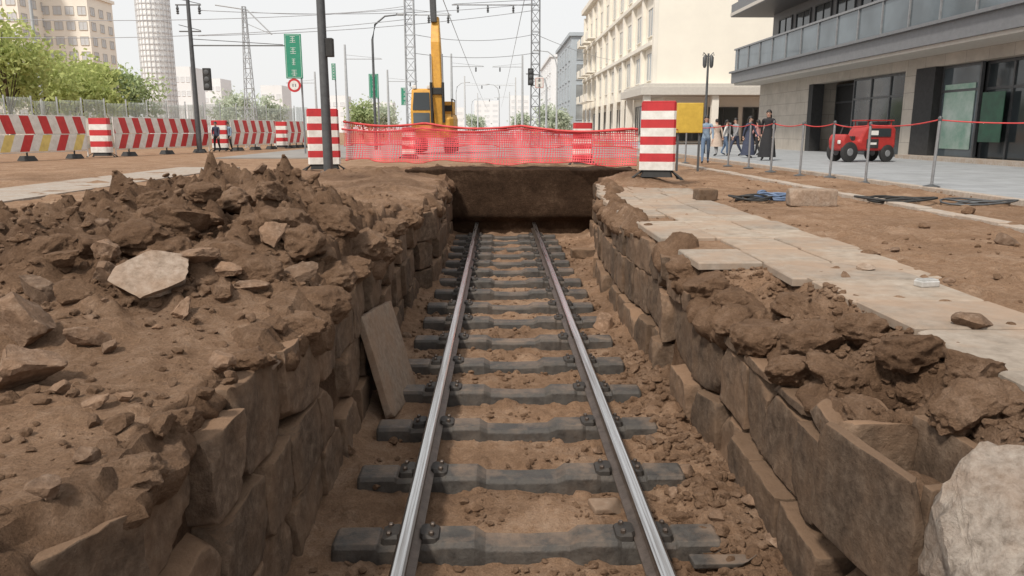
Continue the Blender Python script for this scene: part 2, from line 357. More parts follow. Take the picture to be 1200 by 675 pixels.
class MB:
    def __init__(s): s.v = []; s.f = []; s.m = []; s.T = Matrix.Identity(4)
    def add(s, V, F, mi=0):
        n = len(s.v); s.v += [s.T @ Vector(p) for p in V]; s.f += [tuple(i + n for i in f) for f in F]
        s.m += (mi if isinstance(mi, list) else [mi] * len(F)); return s
    def box(s, x0, x1, y0, y1, z0, z1, mi=0):
        V = [(x0, y0, z0), (x1, y0, z0), (x1, y1, z0), (x0, y1, z0), (x0, y0, z1), (x1, y0, z1), (x1, y1, z1), (x0, y1, z1)]
        return s.add(V, [(3, 2, 1, 0), (4, 5, 6, 7), (0, 1, 5, 4), (1, 2, 6, 5), (2, 3, 7, 6), (3, 0, 4, 7)], mi)
    def loft(s, rings, mi=None, cap=True):
        n = len(rings[0]); V = [p for r in rings for p in r]; F = []; mm = []
        for k in range(len(rings) - 1):
            for i in range(n):
                j = (i + 1) % n; F.append((k * n + i, k * n + j, (k + 1) * n + j, (k + 1) * n + i)); mm.append(mi[k] if mi else 0)
        if cap:
            F.append(tuple(reversed(range(n)))); F.append(tuple((len(rings) - 1) * n + i for i in range(n))); mm += [mi[0] if mi else 0, mi[-1] if mi else 0]
        return s.add(V, F, mm)
    def tube(s, pts, r, n=8, mi=0, cap=True):
        pts = [Vector(p) for p in pts]; rr = r if isinstance(r, (list, tuple)) else [r] * len(pts); rings = []
        for i, p in enumerate(pts):
            t = (pts[min(i + 1, len(pts) - 1)] - pts[max(i - 1, 0)]).normalized()
            up = Vector((0, 0, 1)) if abs(t.z) < .9 else Vector((1, 0, 0))
            a = t.cross(up).normalized(); b = t.cross(a)
            rings.append([p + (a * math.cos(q) + b * math.sin(q)) * rr[i] for q in [2 * math.pi * k / n for k in range(n)]])
        return s.loft(rings, [mi] * max(1, len(pts) - 1), cap)
    def lathe(s, prof, n=16, c=(0, 0, 0), mi=0):
        c = Vector(c)
        return s.loft([[c + Vector((r * math.cos(2 * math.pi * k / n), r * math.sin(2 * math.pi * k / n), z)) for k in range(n)] for r, z in prof], [mi] * (len(prof) - 1))
    def wheel(s, c, r, w, n=18, mi=0):      # axle along X
        c = Vector(c)
        prof = [(-w / 2, r * .86), (-w * .38, r), (w * .38, r), (w / 2, r * .86)]
        return s.loft([[c + Vector((x, q * math.cos(2 * math.pi * k / n), q * math.sin(2 * math.pi * k / n))) for k in range(n)] for x, q in prof], [mi] * 3)
    def build(s, name, mats, parent=None, loc=(0, 0, 0), rot=(0, 0, 0), smooth=False, bevel=0):
        return mkobj(name, s.v, s.f, mats, parent, loc, rot, smooth, s.m, bevel)
def rrect(w, d, z, ch=.04, cx=0, cy=0):
    a, b = w / 2, d / 2
    return [Vector((cx + x, cy + y, z)) for x, y in ((-a + ch, -b), (a - ch, -b), (a, -b + ch), (a, b - ch), (a - ch, b), (-a + ch, b), (-a, b - ch), (-a, -b + ch))]
def ico(sub):
    bm = bmesh.new(); bmesh.ops.create_icosphere(bm, subdivisions=sub, radius=1)
    V = np.array([v.co[:] for v in bm.verts]); F = [[v.index for v in f.verts] for f in bm.faces]; bm.free(); return V, F
ICO = {k: ico(k) for k in (1, 2, 3, 4, 5)}
def rock_verts(size, seed, sub=4, cuts=11, rough=.05, lo=.45, hi=.82):
    r = np.random.default_rng(seed); V = ICO[sub][0].copy()
    for k in range(cuts):
        n = r.normal(size=3); n /= np.linalg.norm(n); d = r.uniform(lo, hi)
        t = np.maximum(V @ n - d, 0); V -= np.outer(t, n)
    if rough:
        o = Vector(r.uniform(-50, 50, 3))
        dn = np.array([noise.fractal(Vector(p) * 2.3 + o, 1.0, 2.0, 5) for p in V]); V = V * (1 + rough * dn)[:, None]
        d2 = np.array([noise.fractal(Vector(p) * 8 + o, 1.0, 2.0, 3) for p in V]); V = V * (1 + rough * .45 * d2)[:, None]
    return V * np.array(size)
def clump_verts(size, seed, sub=5):
    r = np.random.default_rng(seed); V = ICO[sub][0].copy(); o = Vector(r.uniform(-50, 50, 3))
    for k in range(5):
        n = r.normal(size=3); n /= np.linalg.norm(n); t = np.maximum(V @ n - r.uniform(.55, .85), 0); V -= np.outer(t, n)
    d = np.array([.17 * noise.noise(Vector(p) * 1.7 + o) + .11 * noise.noise(Vector(p) * 3.6 + o) + .13 * max(0, noise.noise(Vector(p) * 5.5 + o)) + .05 * max(0, noise.noise(Vector(p) * 11 + o)) + .02 * noise.noise(Vector(p) * 20 + o) for p in V])
    return V * (1 + d)[:, None] * np.array(size)
def cubegrid(cuts):
    bm = bmesh.new(); bmesh.ops.create_cube(bm, size=1); bmesh.ops.subdivide_edges(bm, edges=bm.edges[:], cuts=cuts, use_grid_fill=True)
    V = np.array([v.co[:] for v in bm.verts]); F = [[v.index for v in f.verts] for f in bm.faces]; bm.free()
    V = .5 * np.sin(np.pi * V); return V, F
CUBE = cubegrid(12); CUBEF = cubegrid(40)
def block_verts(sx, sy, sz, seed, r=.03, amp=.014, chips=3, T=CUBE, fs=3.0, hard=1.6):
    g = np.random.default_rng(seed); S = np.array([sx, sy, sz]); V = T[0] * S
    lim = S / 2 - r; inner = np.clip(V, -lim, lim); d = V - inner; L = np.linalg.norm(d, axis=1); L[L == 0] = 1
    V = inner + d / L[:, None] * np.where(np.linalg.norm(d, axis=1) > 0, r, 0)[:, None]
    for k in range(chips):
        n = g.choice([-1, 1], 3) * g.uniform(.3, 1, 3); n /= np.linalg.norm(n)
        dd = np.abs(n) @ (S / 2) - g.uniform(.02, .07) * hard
        t = np.maximum(V @ n - dd, 0); V -= np.outer(t, n)
    o = Vector(g.uniform(-40, 40, 3))
    dn = np.array([[noise.fractal(Vector(p) * fs + o, .8, 2, 6), noise.fractal(Vector(p) * fs + o + Vector((9, 2, 4)), .8, 2, 6), noise.fractal(Vector(p) * fs - o, .8, 2, 6)] for p in V])
    return V + dn * amp
# ------------------------------------------------------------------ GROUND
def grid_axis():
    a = list(np.arange(0, 3.0, .025)); st = .025
    while a[-1] < 7: st *= 1.02; a.append(a[-1] + st)
    while a[-1] < 1600: st *= 1.08; a.append(a[-1] + st)
    a = np.array(a); return np.concatenate([-a[:0:-1], a])
xs = grid_axis() + .3
yl = list(np.arange(-9, 1.0, .7))
while yl[-1] < 23: yl.append(yl[-1] + max(.02, .0055 * yl[-1]))
st = .15
while yl[-1] < 1800: st *= 1.08; yl.append(yl[-1] + st)
ys = np.array(yl)
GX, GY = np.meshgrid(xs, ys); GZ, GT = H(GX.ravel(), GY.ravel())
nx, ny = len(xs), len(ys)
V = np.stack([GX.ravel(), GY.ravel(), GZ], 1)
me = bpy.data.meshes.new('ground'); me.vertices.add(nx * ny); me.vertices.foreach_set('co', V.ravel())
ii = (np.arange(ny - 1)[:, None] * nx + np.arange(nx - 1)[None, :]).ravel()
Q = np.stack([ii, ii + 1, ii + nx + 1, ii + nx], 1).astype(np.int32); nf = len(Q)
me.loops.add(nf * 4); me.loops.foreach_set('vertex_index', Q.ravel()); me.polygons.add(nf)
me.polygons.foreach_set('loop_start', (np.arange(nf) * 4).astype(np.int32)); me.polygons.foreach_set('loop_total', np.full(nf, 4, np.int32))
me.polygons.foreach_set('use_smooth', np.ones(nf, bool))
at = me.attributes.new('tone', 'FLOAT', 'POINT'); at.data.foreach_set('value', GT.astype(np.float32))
me.materials.append(M['ground']); me.update(calc_edges=True); me.validate()
g = bpy.data.objects.new('ground', me); link(g); struct(g)
# vertical earth face at the trench end
Vb = block_verts(6.0, 1.6, 2.0, 5, .04, .06, 2, CUBEF, 1.8, .5)
Vb = Vb + np.stack([np.zeros(len(Vb)), .26 * sst(-.22, -.36, Vb[:, 2]), np.zeros(len(Vb))], 1)
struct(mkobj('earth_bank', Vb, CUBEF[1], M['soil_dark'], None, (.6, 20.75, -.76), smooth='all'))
# soil lips along the wall tops
def lip(name, edge, y0, y1, side, ztop, seed, nearfade=None):
    n = int((y1 - y0) / .028); m = 22; Vv = []; F = []
    ysn = np.linspace(y0, y1, n); e = edge(ysn); a1 = fbm(ysn * 1.4, ysn * 0 + seed, 4, seed); a2 = fbm(ysn * 5, ysn * 0, 4, seed + 9)
    for i, y in enumerate(ysn):
        k = max(.1, .75 + 1.4 * a1[i] + .5 * a2[i]); zt = ztop(y); o = Vector((seed, 0, 0))
        if nearfade is not None: k *= nearfade(y)
        kk = min(k, 1.3)
        for j in range(m):
            q = 2 * math.pi * j / m; p = Vector((e[i] - side * .13 + math.cos(q) * .2 * kk, y, zt - .07 - .07 * kk * (math.cos(q) * side > .3) + math.sin(q) * .12 * k))
            dn = noise.noise(p * 5 + o) * .05 + noise.noise(p * 11 + o) * .035 + max(0, noise.noise(p * 15 + o)) * .045 + noise.noise(p * 30 + o) * .008
            p += Vector((math.cos(q), 0, math.sin(q))) * dn * min(1, k + .15); Vv.append(p)
    for i in range(n - 1):
        for j in range(m): F.append((i * m + j, i * m + (j + 1) % m, (i + 1) * m + (j + 1) % m, (i + 1) * m + j))
    o = mkobj(name, Vv, F, M['soil_edge'], smooth=True, angle=35); return struct(o, 'stuff')
ztR = lambda y: -.30 * (1 - float(sst(5.6, 9.0, np.array([y]))[0]))
tag(lip('soil_crust', edgeL, 1.6, 19.9, 1, lambda y: .0, 31, lambda y: .6 + .4 * float(sst(3.2, 5.0, np.array([y]))[0])), 'crumbly crust of soil along the top of the left wall', 'soil')
tag(lip('soil_crust', edgeR, 3.95, 19.9, -1, lambda y: ztR(y) + .0, 57), 'crumbly crust of soil along the top of the right wall', 'soil')
# scattered clods nobody could count
def scatter(name, n, region, smin, smax, m, pw=2.4, seed=1, keep=None):
    r = np.random.default_rng(seed); x = r.uniform(region[0], region[1], n)
    y = region[2] * (region[3] / region[2]) ** r.uniform(0, 1, n)
    if keep is not None: k = keep(x, y); x = x[k]; y = y[k]
    n = len(x); z = H(x, y)[0]; s = smin + (smax - smin) * r.uniform(0, 1, n) ** pw
    var = [rock_verts((1, 1, 1), 900 + i, 2, 6, .12, .35, .75) for i in range(8)]
    F0 = np.array(ICO[2][1]); allV = []; allF = []; off = 0
    for i in range(n):
        a, b = r.uniform(0, 6.28, 2); ca, sa = math.cos(a), math.sin(a)
        P = var[i % 8] * np.array([1, r.uniform(.6, 1), r.uniform(.45, .85)]) * s[i]
        P = np.stack([P[:, 0] * ca - P[:, 1] * sa, P[:, 0] * sa + P[:, 1] * ca, P[:, 2]], 1)
        allV.append(P + np.array([x[i], y[i], z[i] + s[i] * .2])); allF.append(F0 + off); off += len(P)
    V = np.concatenate(allV); F = np.concatenate(allF)
    o = mkobj(name, V, F, m); struct(o, 'stuff'); return o
tr = lambda x, y: (x > edgeL(y) + .05) & (x < edgeR(y) - .05) & ((x > 1.15) | (fbm(x * 1.3, y * 1.3, 3, 411) > -.12))
o = scatter('soil_crumbs', 6500, (-1.25, 1.9, 3.3, 19), .006, .045, M['soil'], 3.2, 1, tr); tag(o, 'small brown crumbs of soil strewn over the trench floor', 'soil')
o = scatter('soil_crumbs', 900, (1.2, 1.85, 3.4, 9), .012, .08, M['soil'], 2.4, 6, tr); tag(o, 'coarser crumbs of soil fallen along the foot of the right wall', 'soil')
patch = lambda x, y: (fbm(x * .8, y * .8, 3, 401) > -.05)
o = scatter('soil_crumbs', 4200, (-7, -1.35, 2, 15), .008, .05, M['soil'], 3.4, 2, lambda x, y: (x < edgeL(y) - .05) & patch(x, y)); tag(o, 'loose brown crumbs over the flat left bank', 'soil')
o = scatter('soil_crumbs', 3800, (-6.5, -1.5, 4.8, 10.5), .01, .07, M['soil'], 3.2, 7, lambda x, y: gau(x, y, -3.4, 7.4, 2.6, 2.3, 1) > .3); tag(o, 'loose brown crumbs heaped over the left soil heap', 'soil')
o = scatter('soil_crumbs', 2600, (1.95, 2.75, 2.4, 7.2), .006, .05, M['soil'], 3.0, 3); tag(o, 'loose brown crumbs along the broken right bank', 'soil')
o = scatter('soil_crumbs', 2400, (2, 9, 4, 24), .006, .045, M['soil'], 3.5, 4, lambda x, y: ((x > 3.7) | (y < 5.8) | (np.random.default_rng(1).uniform(size=len(x)) < .4)) & patch(x, y)); tag(o, 'small crumbs of earth scattered over the right pavement', 'soil')
# ------------------------------------------------------------------ TRACK
TX = .18; RT = -1.145; RH = .17; SY = 4.55; SD = .965; NS = 16
def rail_profile():
    h = RH
    return [(-.074, 0), (.074, 0), (.074, .012), (.022, .032), (.011, .046), (.011, h - .056), (.041, h - .043), (.043, h - .01), (.029, h), (-.029, h), (-.043, h - .01), (-.041, h - .043), (-.011, h - .056), (-.011, .046), (-.022, .032), (-.074, .012)]
def rail(x, label):
    t = thing('rail', label, 'rail', (x, 1.0, RT - RH))
    p = rail_profile(); Ysr = np.linspace(0, 19.5, 12); mb = MB()
    rings = [[Vector((a, y, b)) for a, b in p] for y in Ysr]; n = len(p); Vv = [q for r in rings for q in r]; F = []; mm = []
    for k in range(len(rings) - 1):
        for i in range(n):
            F.append((k * n + i, (k + 1) * n + i, (k + 1) * n + (i + 1) % n, k * n + (i + 1) % n)); mm.append(1 if i in (7, 8, 9) else 0)
    F.append(tuple(range(n))); mm.append(0); F.append(tuple((len(rings) - 1) * n + i for i in reversed(range(n)))); mm.append(0)
    mb.add(Vv, F, mm); mb.build('rail_bar', [M['railside'], M['rail']], t)
    for y in (8.2, 14.7):
        for a, b in ((.012, .03), (-.03, -.012)):
            f = MB(); f.box(a, b, y, y + .5, .042, .108); f.build('fishplate', M['railside'], t, bevel=.004)
    return t
rail(TX - .75, 'shiny steel rail on the left side of the track')
rail(TX + .75, 'shiny steel rail on the right side of the track')
ordn = ['nearest', 'second', 'third', 'fourth', 'fifth', 'sixth', 'seventh', 'eighth', 'ninth', 'tenth', 'eleventh', 'twelfth', 'thirteenth', 'fourteenth', 'fifteenth', 'farthest']
def sleeper():
    t = thing('sleeper', 'x', 'sleeper', (0, 0, 0), 0, 'dark sleepers under the rails')
    mb = MB(); st = [(-1.245, -.012, .22), (-1.225, 0, .24), (-.96, 0, .24), (-.94, -.014, .22), (-.6, -.006, .22), (-.57, .006, .235), (-.34, .006, .235), (-.27, -.032, .19), (0, -.04, .185)]
    st = st + [(-a, b, c) for a, b, c in st[-2::-1]]
    rings = []
    for x, dz, w in st:
        rings.append([Vector((x, -w / 2 - .03, -.22)), Vector((x, w / 2 + .03, -.22)), Vector((x, w / 2 + .012, dz - .03)), Vector((x, w / 2 - .012, dz)), Vector((x, -w / 2 + .012, dz)), Vector((x, -w / 2 - .012, dz - .03))])
    mb.loft(rings); mb.build('sleeper_body', M['sleeper'], t, bevel=.006)
    for sx in (-.75, .75):
        for d in (-1, 1):
            c = MB(); c.loft([rrect(.13, .2, -.02, .02, sx + d * .125), rrect(.12, .18, .022, .02, sx + d * .12), rrect(.06, .14, .042, .02, sx + d * .094)])
            ch = c.build('rail_clip', M['chair'], t)
            for y in (-.055, .055): b = MB(); b.lathe([(.018, .01), (.018, .052), (.012, .058)], 6, (sx + d * .135, y, 0)); b.build('bolt', M['railside'], ch)
    return t
s0 = sleeper()
for i in range(NS):
    s = s0 if i == 0 else copy_tree(s0)
    s.location = (TX + random.uniform(-.02, .02), SY + SD * i + random.uniform(-.03, .03), RT - RH - .002 + random.uniform(-.006, 0)); s.rotation_euler = (random.uniform(-.02, .02), random.uniform(-.004, .004), random.uniform(-.018, .018))
    s['label'] = ('dark grey sleeper nearest to the viewer' if i == 0 else 'dark grey sleeper farthest away by the trench end' if i == NS - 1 else 'dark grey sleeper, %s along the track from the viewer' % ordn[i])
# ------------------------------------------------------------------ TRENCH WALLS
def wall(name, label, edge, y0, y1, courses, side, seed, ztop=None, gap=.0, proj=None, ystart=None, jit=.02, lmax=.82):
    t = thing(name, label, 'wall', (float(edge(np.array([y0]))[0]), y0, -1.43)); g = random.Random(seed); k = seed * 100
    for ci, (za, zb) in enumerate(courses):
        y = (ystart[ci] if ystart else y0 + g.uniform(-.3, 0))
        while y < y1:
            L = g.uniform(.36, lmax) * (1 + .02 * y); ym = y + L / 2; y += L + g.uniform(.008, .035)
            top = ci == len(courses) - 1
            zt = float(ztop(ym)) if ztop is not None else 0
            if za > zt - .12: continue
            if g.random() < gap * (1 if top else .6): continue
            zb2 = min(zb, zt) + (g.uniform(-.13, -.03) if top else g.uniform(-.03, 0)); h = zb2 - za - .006; dep = .42
            e = float(edge(np.array([ym]))[0]); e2 = float(edge(np.array([ym + .2]))[0]); pj = (proj[ci] if proj else 0)
            rec = g.uniform(.05, .12) if g.random() < .15 else 0
            x = e - side * (dep / 2 - .03 - pj + g.uniform(-jit, jit) + rec); k += 1
            Vv = block_verts(dep, L, h, k, .006 + g.random() * .008, .018, 6, CUBE, 4.5, 1.6)
            mkobj('stone_block', Vv, CUBE[1], M['block'], t, (x - t.location.x, ym - t.location.y, za + h / 2 - t.location.z), (g.uniform(-.015, .015), g.uniform(-.025, .025), g.uniform(-.03, .03) - math.atan((e2 - e) / .2)), smooth=True, angle=32)
    return t
wall('masonry_wall', 'rough stone block wall lining the left side of the trench', edgeL, 2.2, 19.8, [(-1.5, -1.03), (-1.03, -.56), (-.56, .0)], 1, 3, lambda y: .0, .1, None, [2.0, 2.2, 2.1], .028, .68)
wall('masonry_wall', 'rough stone block wall lining the right side of the trench', edgeR, 3.0, 19.8, [(-1.5, -1.02), (-1.01, -.48), (-.48, .0)], -1, 4, ztR, .09, [.08, 0, 0], [2.3, 3.9, 3.92], .025, .62)
# ------------------------------------------------------------------ ROCKS
def rock(name, pos, size, m, seed, label, cat, group=None, sub=4, cuts=13, rough=.07, sink=.3, rot=None, lo=.38, hi=.78):
    Vv = rock_verts(size, seed, sub, cuts, rough, lo, hi); g = random.Random(seed)
    rt = rot or (g.uniform(-.45, .45), g.uniform(-.45, .45), g.uniform(0, 6.28))
    o = mkobj(name, Vv, ICO[sub][1], m, None, (pos[0], pos[1], pos[2] + size[2] * (1 - 2 * sink)), rt, smooth=True, angle=28)
    return tag(o, label, cat, group)
def clump(pos, size, seed, label, group=None, sink=.3, m='soil', sub=5):
    g = random.Random(seed); o = mkobj('soil_clump', clump_verts(size, seed, sub), ICO[sub][1], M[m], None, (pos[0], pos[1], pos[2] + size[2] * (1 - 2 * sink)), (g.uniform(-.3, .3), g.uniform(-.3, .3), g.uniform(0, 6.28)), smooth=True, angle=50)
    return tag(o, label, 'soil clump', group)
heap = [(270, 308, 70), (128, 330, 66), (225, 275, 70), (306, 204, 24), (175, 308, 54), (320, 290, 46), (243, 262, 44), (300, 338, 54), (262, 356, 50), (212, 370, 42), (384, 312, 42), (352, 328, 46), (92, 352, 58), (125, 300, 48), (70, 314, 60), (235, 305, 56), (150, 344, 48), (260, 324, 50), (330, 352, 44), (200, 330, 46)]
nb_ = len(heap)
gh = random.Random(21)
for k in range(34): heap.append((gh.uniform(20, 450), gh.uniform(.15, 1), gh.uniform(11, 26)))
for i, (px, py, w) in enumerate(heap):
    if py <= 1: py = 218 + abs(px - 260) * .18 + py * (165 - abs(px - 220) * .25)
    p = put(px, py); s = w * p.y / 900 * .56; g = random.Random(i)
    big = i < nb_
    rock('rubble_lump', p, (s, s * g.uniform(.6, 1), s * g.uniform(.32, .62)), M['soil_rock'] if i % 2 else M['soil'], 300 + i if big else 2000 + i, 'angular brown lump of rubble lying in the left soil heap' if big else 'small angular clod among the larger lumps of the left soil heap', 'rubble', 'lumps of rubble in the soil heap' if big else 'small clods in the soil heap', sub=4 if big else 3, sink=.34, rough=.12)
for i, (px, py, w) in enumerate([(162, 286, 76), (352, 286, 70), (420, 298, 70), (275, 246, 64), (205, 262, 64), (392, 274, 62), (300, 276, 66), (205, 302, 62), (440, 310, 56), (110, 292, 62), (60, 298, 62), (330, 266, 64), (250, 302, 66), (385, 340, 60), (440, 282, 46), (180, 240, 46), (240, 232, 40), (320, 236, 42), (300, 320, 60)]):
    p = put(px, py); s = w * p.y / 900 * .55; clump(p, (s, s * .8, s * .55), 5000 + i, 'large crumbly mass of soil forming part of the left heap', 'crumbly soil masses of the left heap', .47, 'soil_edge', 5)
p = put(188, 346)
rock('concrete_slab', p, (.38, .27, .085), M['paleslab'], 41, 'largest pale flat slab of broken concrete on the soil heap', 'slab', rot=(R(30), R(8), R(20)), sink=-.3, cuts=14, rough=.03)
for i, (px, py, w, lb) in enumerate([(34, 396, 82, 'big brown rock at the left edge above another rock'), (30, 450, 92, 'big brown rock lowest at the left edge of the bank'), (100, 406, 52, 'squarish brown rock right of the two big left rocks'), (50, 354, 66, 'brown rock on the heap foot at the far left'),
        (128, 412, 26, 'small clod right of the squarish brown rock'), (113, 477, 30, 'left one of two small stones on the bare left bank'), (147, 471, 24, 'right one of two small stones on the bare left bank'), (258, 440, 42, 'small dark stone at the left trench edge'), (72, 462, 26, 'small clod beside the lowest big rock at left'), (55, 590, 50, 'dirt clod at the near left corner of the bank'), (100, 545, 44, 'flat clod on the near left wall top')]):
    p = put(px, py); s = w * p.y / 900 * .56; g = random.Random(i + 70)
    rock('rock' if w > 40 else 'stone', p, (s, s * .8, s * g.uniform(.6, .8)), M['soil_rock'], 340 + i, lb, 'rock', sink=.24, rough=.1)
gh = random.Random(8)
for k in range(26):
    y = 2.6 * (12 / 2.6) ** gh.random(); x = float(edgeL(np.array([y]))[0]) - gh.uniform(.02, .3); s = gh.uniform(.03, .09)
    rock('soil_clod', (x, y, hz(x, y) if x < float(edgeL(np.array([y]))[0]) - .16 else .0), (s, s * .8, s * .6), M['soil'], 3000 + k, 'crumbly brown clod on the edge of the left trench wall', 'clod', 'clods along the left wall edge', sub=3, rough=.12, cuts=8, sink=.3)
for i, (y, s, dx) in enumerate([(2.75, .12, .1), (3.25, .1, .1), (4.2, .13, .06), (5.0, .16, .06), (5.6, .22, .03), (6.3, .16, .08), (7.0, .2, .08), (7.9, .22, .08), (8.8, .2, .08), (9.9, .24, .08), (11.2, .22, .08), (12.4, .24, .06)]):
    clump((float(edgeL(np.array([y]))[0]) - dx, y, -.04), (s, s * 1.35, s * .66), 5100 + i, 'soil clump crumbling over the top of the left trench wall', 'soil clumps over the left wall', .46)
p = put(297, 462)
rock('broken_block', p, (.2, .17, .1), M['paleslab'], 77, 'pale broken block resting on the left wall top', 'block', rot=(0, .1, .3), sink=.1, lo=.5, hi=.7)
# leaning slab
Vv = block_verts(.07, 1.15, 1.0, 8, .01, .008, 4, CUBE, 3, 1.2)
tag(mkobj('stone_slab', Vv, CUBE[1], M['leanslab'], None, (-1.1, 7.4, -.97), (R(-5), R(-16), R(-4)), smooth=True, angle=32), 'flat grey brown slab leaning against the left trench wall', 'slab')
# floor stones
floor = [(440, 575, 22), (468, 467, 30), (408, 536, 26), (520, 512, 22), (698, 362, 18), (706, 382, 36), (770, 447, 20), (800, 556, 34), (822, 582, 30), (790, 583, 26), (545, 592, 20), (752, 500, 24), (742, 470, 18), (862, 552, 30), (785, 622, 34), (478, 395, 16), (690, 395, 18), (762, 520, 28), (745, 435, 20), (840, 610, 30), (560, 470, 14), (700, 530, 16), (560, 600, 18), (880, 590, 34), (820, 530, 26), (505, 420, 14), (460, 520, 18), (905, 640, 36)]
for i, (px, py, w) in enumerate(floor):
    p = put(px, py); s = w * p.y / 900 * .56; k = int(round((p.y - SY) / SD)); k = max(0, min(NS - 1, k))
    side = 'left of' if p.x < TX - .75 else ('right of' if p.x > TX + .75 else 'between')
    nm = ordn[k]
    rock('stone', p, (s, s * .75, s * .55), M['soil_rock'] if i % 2 else M['soil'], 400 + i, 'small brown stone %s the rails beside the %s sleeper' % (side, nm), 'stone', 'stones %s the rails by the %s sleeper' % (side, nm), sub=3, sink=.3)
p = put(683, 302); tag(mkobj('stone_block', block_verts(.5, .34, .2, 31, .02, .015), CUBE[1], M['block'], None, (p.x, p.y, p.z + .08), (0, 0, .05), smooth=True), 'loose squared block beside the right rail near the far end', 'block')
p = put(716, 600); tag(mkobj('stone_slab', block_verts(.3, .16, .05, 32, .012, .008), CUBE[1], M['leanslab'], None, (p.x, p.y, p.z + .03), (.05, .08, .2), smooth=True), 'thin brown slab behind the nearest sleeper', 'slab')
p = put(850, 664); tag(mkobj('broken_board', block_verts(.46, .11, .04, 33, .01, .008), CUBE[1], M['sleeper'], None, (p.x, p.y, p.z + .03), (0, .06, .12), smooth=True), 'dark broken board right of the nearest rail end', 'board')
# right bank clumps
for i, (y, x, s, dz) in enumerate([(7.0, 1.96, .24, -.04), (6.5, 2.06, .2, -.02), (6.1, 1.95, .17, -.04), (5.65, 2.02, .22, -.03), (5.2, 2.2, .22, .0), (4.85, 1.96, .15, -.04), (4.6, 2.12, .17, -.02), (4.4, 2.48, .18, .02), (4.02, 2.06, .13, -.02), (5.9, 2.35, .18, .0), (5.0, 2.5, .16, .0), (3.9, 2.55, .2, .02), (7.6, 1.9, .2, -.04)]):
    clump((x, y, ztR(y) * (1 - float(sst(0, .85, np.array([x - 1.97]))[0])) + dz), (s, s * 1.25, s * .72), 5200 + i, 'eroded soil clump hanging over the right trench wall', 'eroded soil clumps of the right bank', .42, 'soil_edge')
for i, (px, py, w, lb) in enumerate([(1132, 500, 96, 'large crumbly clod above the stone box'), (1185, 480, 74, 'large crumbly clod at the right edge above the pale boulder'), (1066, 474, 36, 'clod lying in the hollow behind the stone box'), (910, 470, 34, 'small clod on the edge of the right wall')]):
    p = put(px, py); s = w * p.y / 900 * .55; clump(p, (s, s * .85, s * .65), 500 + i, lb)
for i, (px, py, w, lb, m) in enumerate([(1146, 388, 62, 'broken brown block lying on the right paving slabs', 'soil_rock'), (1013, 319, 30, 'flat stone on the dirt beside the right pavement', 'paleslab'), (1048, 295, 17, 'small round stone on the right dirt strip', 'soil_rock'), (990, 328, 20, 'little stone left of the flat stone on the right pavement', 'soil_rock'), (1180, 287, 36, 'flat brown stone near the right frame edge', 'soil_rock'), (1170, 328, 22, 'small clod on the right dirt near the frame edge', 'soil'), (1018, 300, 24, 'dark clod behind the flat stone on the dirt', 'soil'), (1110, 335, 18, 'small stone right of the pale tin', 'soil_rock'), (965, 307, 16, 'tiny clod on the right pavement edge', 'soil'), (806, 256, 12, 'tiny stone on the paving near the striped barrier', 'soil_rock'), (1135, 250, 22, 'clod beside the coil of black cable', 'soil'), (1085, 268, 18, 'clod on the right dirt before the kerb', 'soil')]):
    p = put(px, py); s = w * p.y / 900 * .55
    rock('stone', p, (s, s * .7, s * .42), M[m], 540 + i, lb, 'stone', sub=3, sink=.2)
rr_ = np.random.default_rng(5)
for i in range(14):
    p = put(938 + rr_.normal() * 15, 322 + rr_.normal() * 3); s = rr_.uniform(.03, .08)
    rock('soil_clod', p, (s, s * .8, s * .6), M['soil'], 570 + i, 'clod in the small dirt pile on the paving slabs', 'clod', 'clods of the small dirt pile on the paving', sub=3, sink=.25, rough=.12)
# boulder
rock('boulder', (2.15, 2.92, -.61), (.72, .55, .63), M['boulder'], 612, 'large pale boulder at the bottom right corner', 'boulder', sub=5, cuts=24, rough=.13, sink=.38, rot=(.1, .25, .6), lo=.46, hi=.74)
# stone box
t = thing('stone_box', 'open topped stone box at the near end of the right wall', 'box', (2.05, 3.47, -.86), R(7))
def bx(nm, sx, sy, sz, c, k): mkobj(nm, block_verts(sx, sy, sz, k, .008, .009, 3, CUBE, 4, 1.2), CUBE[1], M['block'], t, c, smooth=True, angle=32)
bx('box_side', .06, .8, .6, (-.27, 0, .3), 1); bx('box_side', .06, .8, .6, (.27, 0, .3), 2); bx('box_side', .475, .06, .58, (0, -.37, .29), 3); bx('box_side', .475, .06, .58, (0, .37, .29), 4); bx('box_floor', .47, .66, .06, (0, 0, .1), 5)
tag(mkobj('soil_fill', rock_verts((.22, .33, .2), 9, 4, 5, .2), ICO[4][1], M['soil_edge'], None, (2.06, 3.47, -.64), smooth='all'), 'brown soil filling the bottom of the stone box', 'soil')
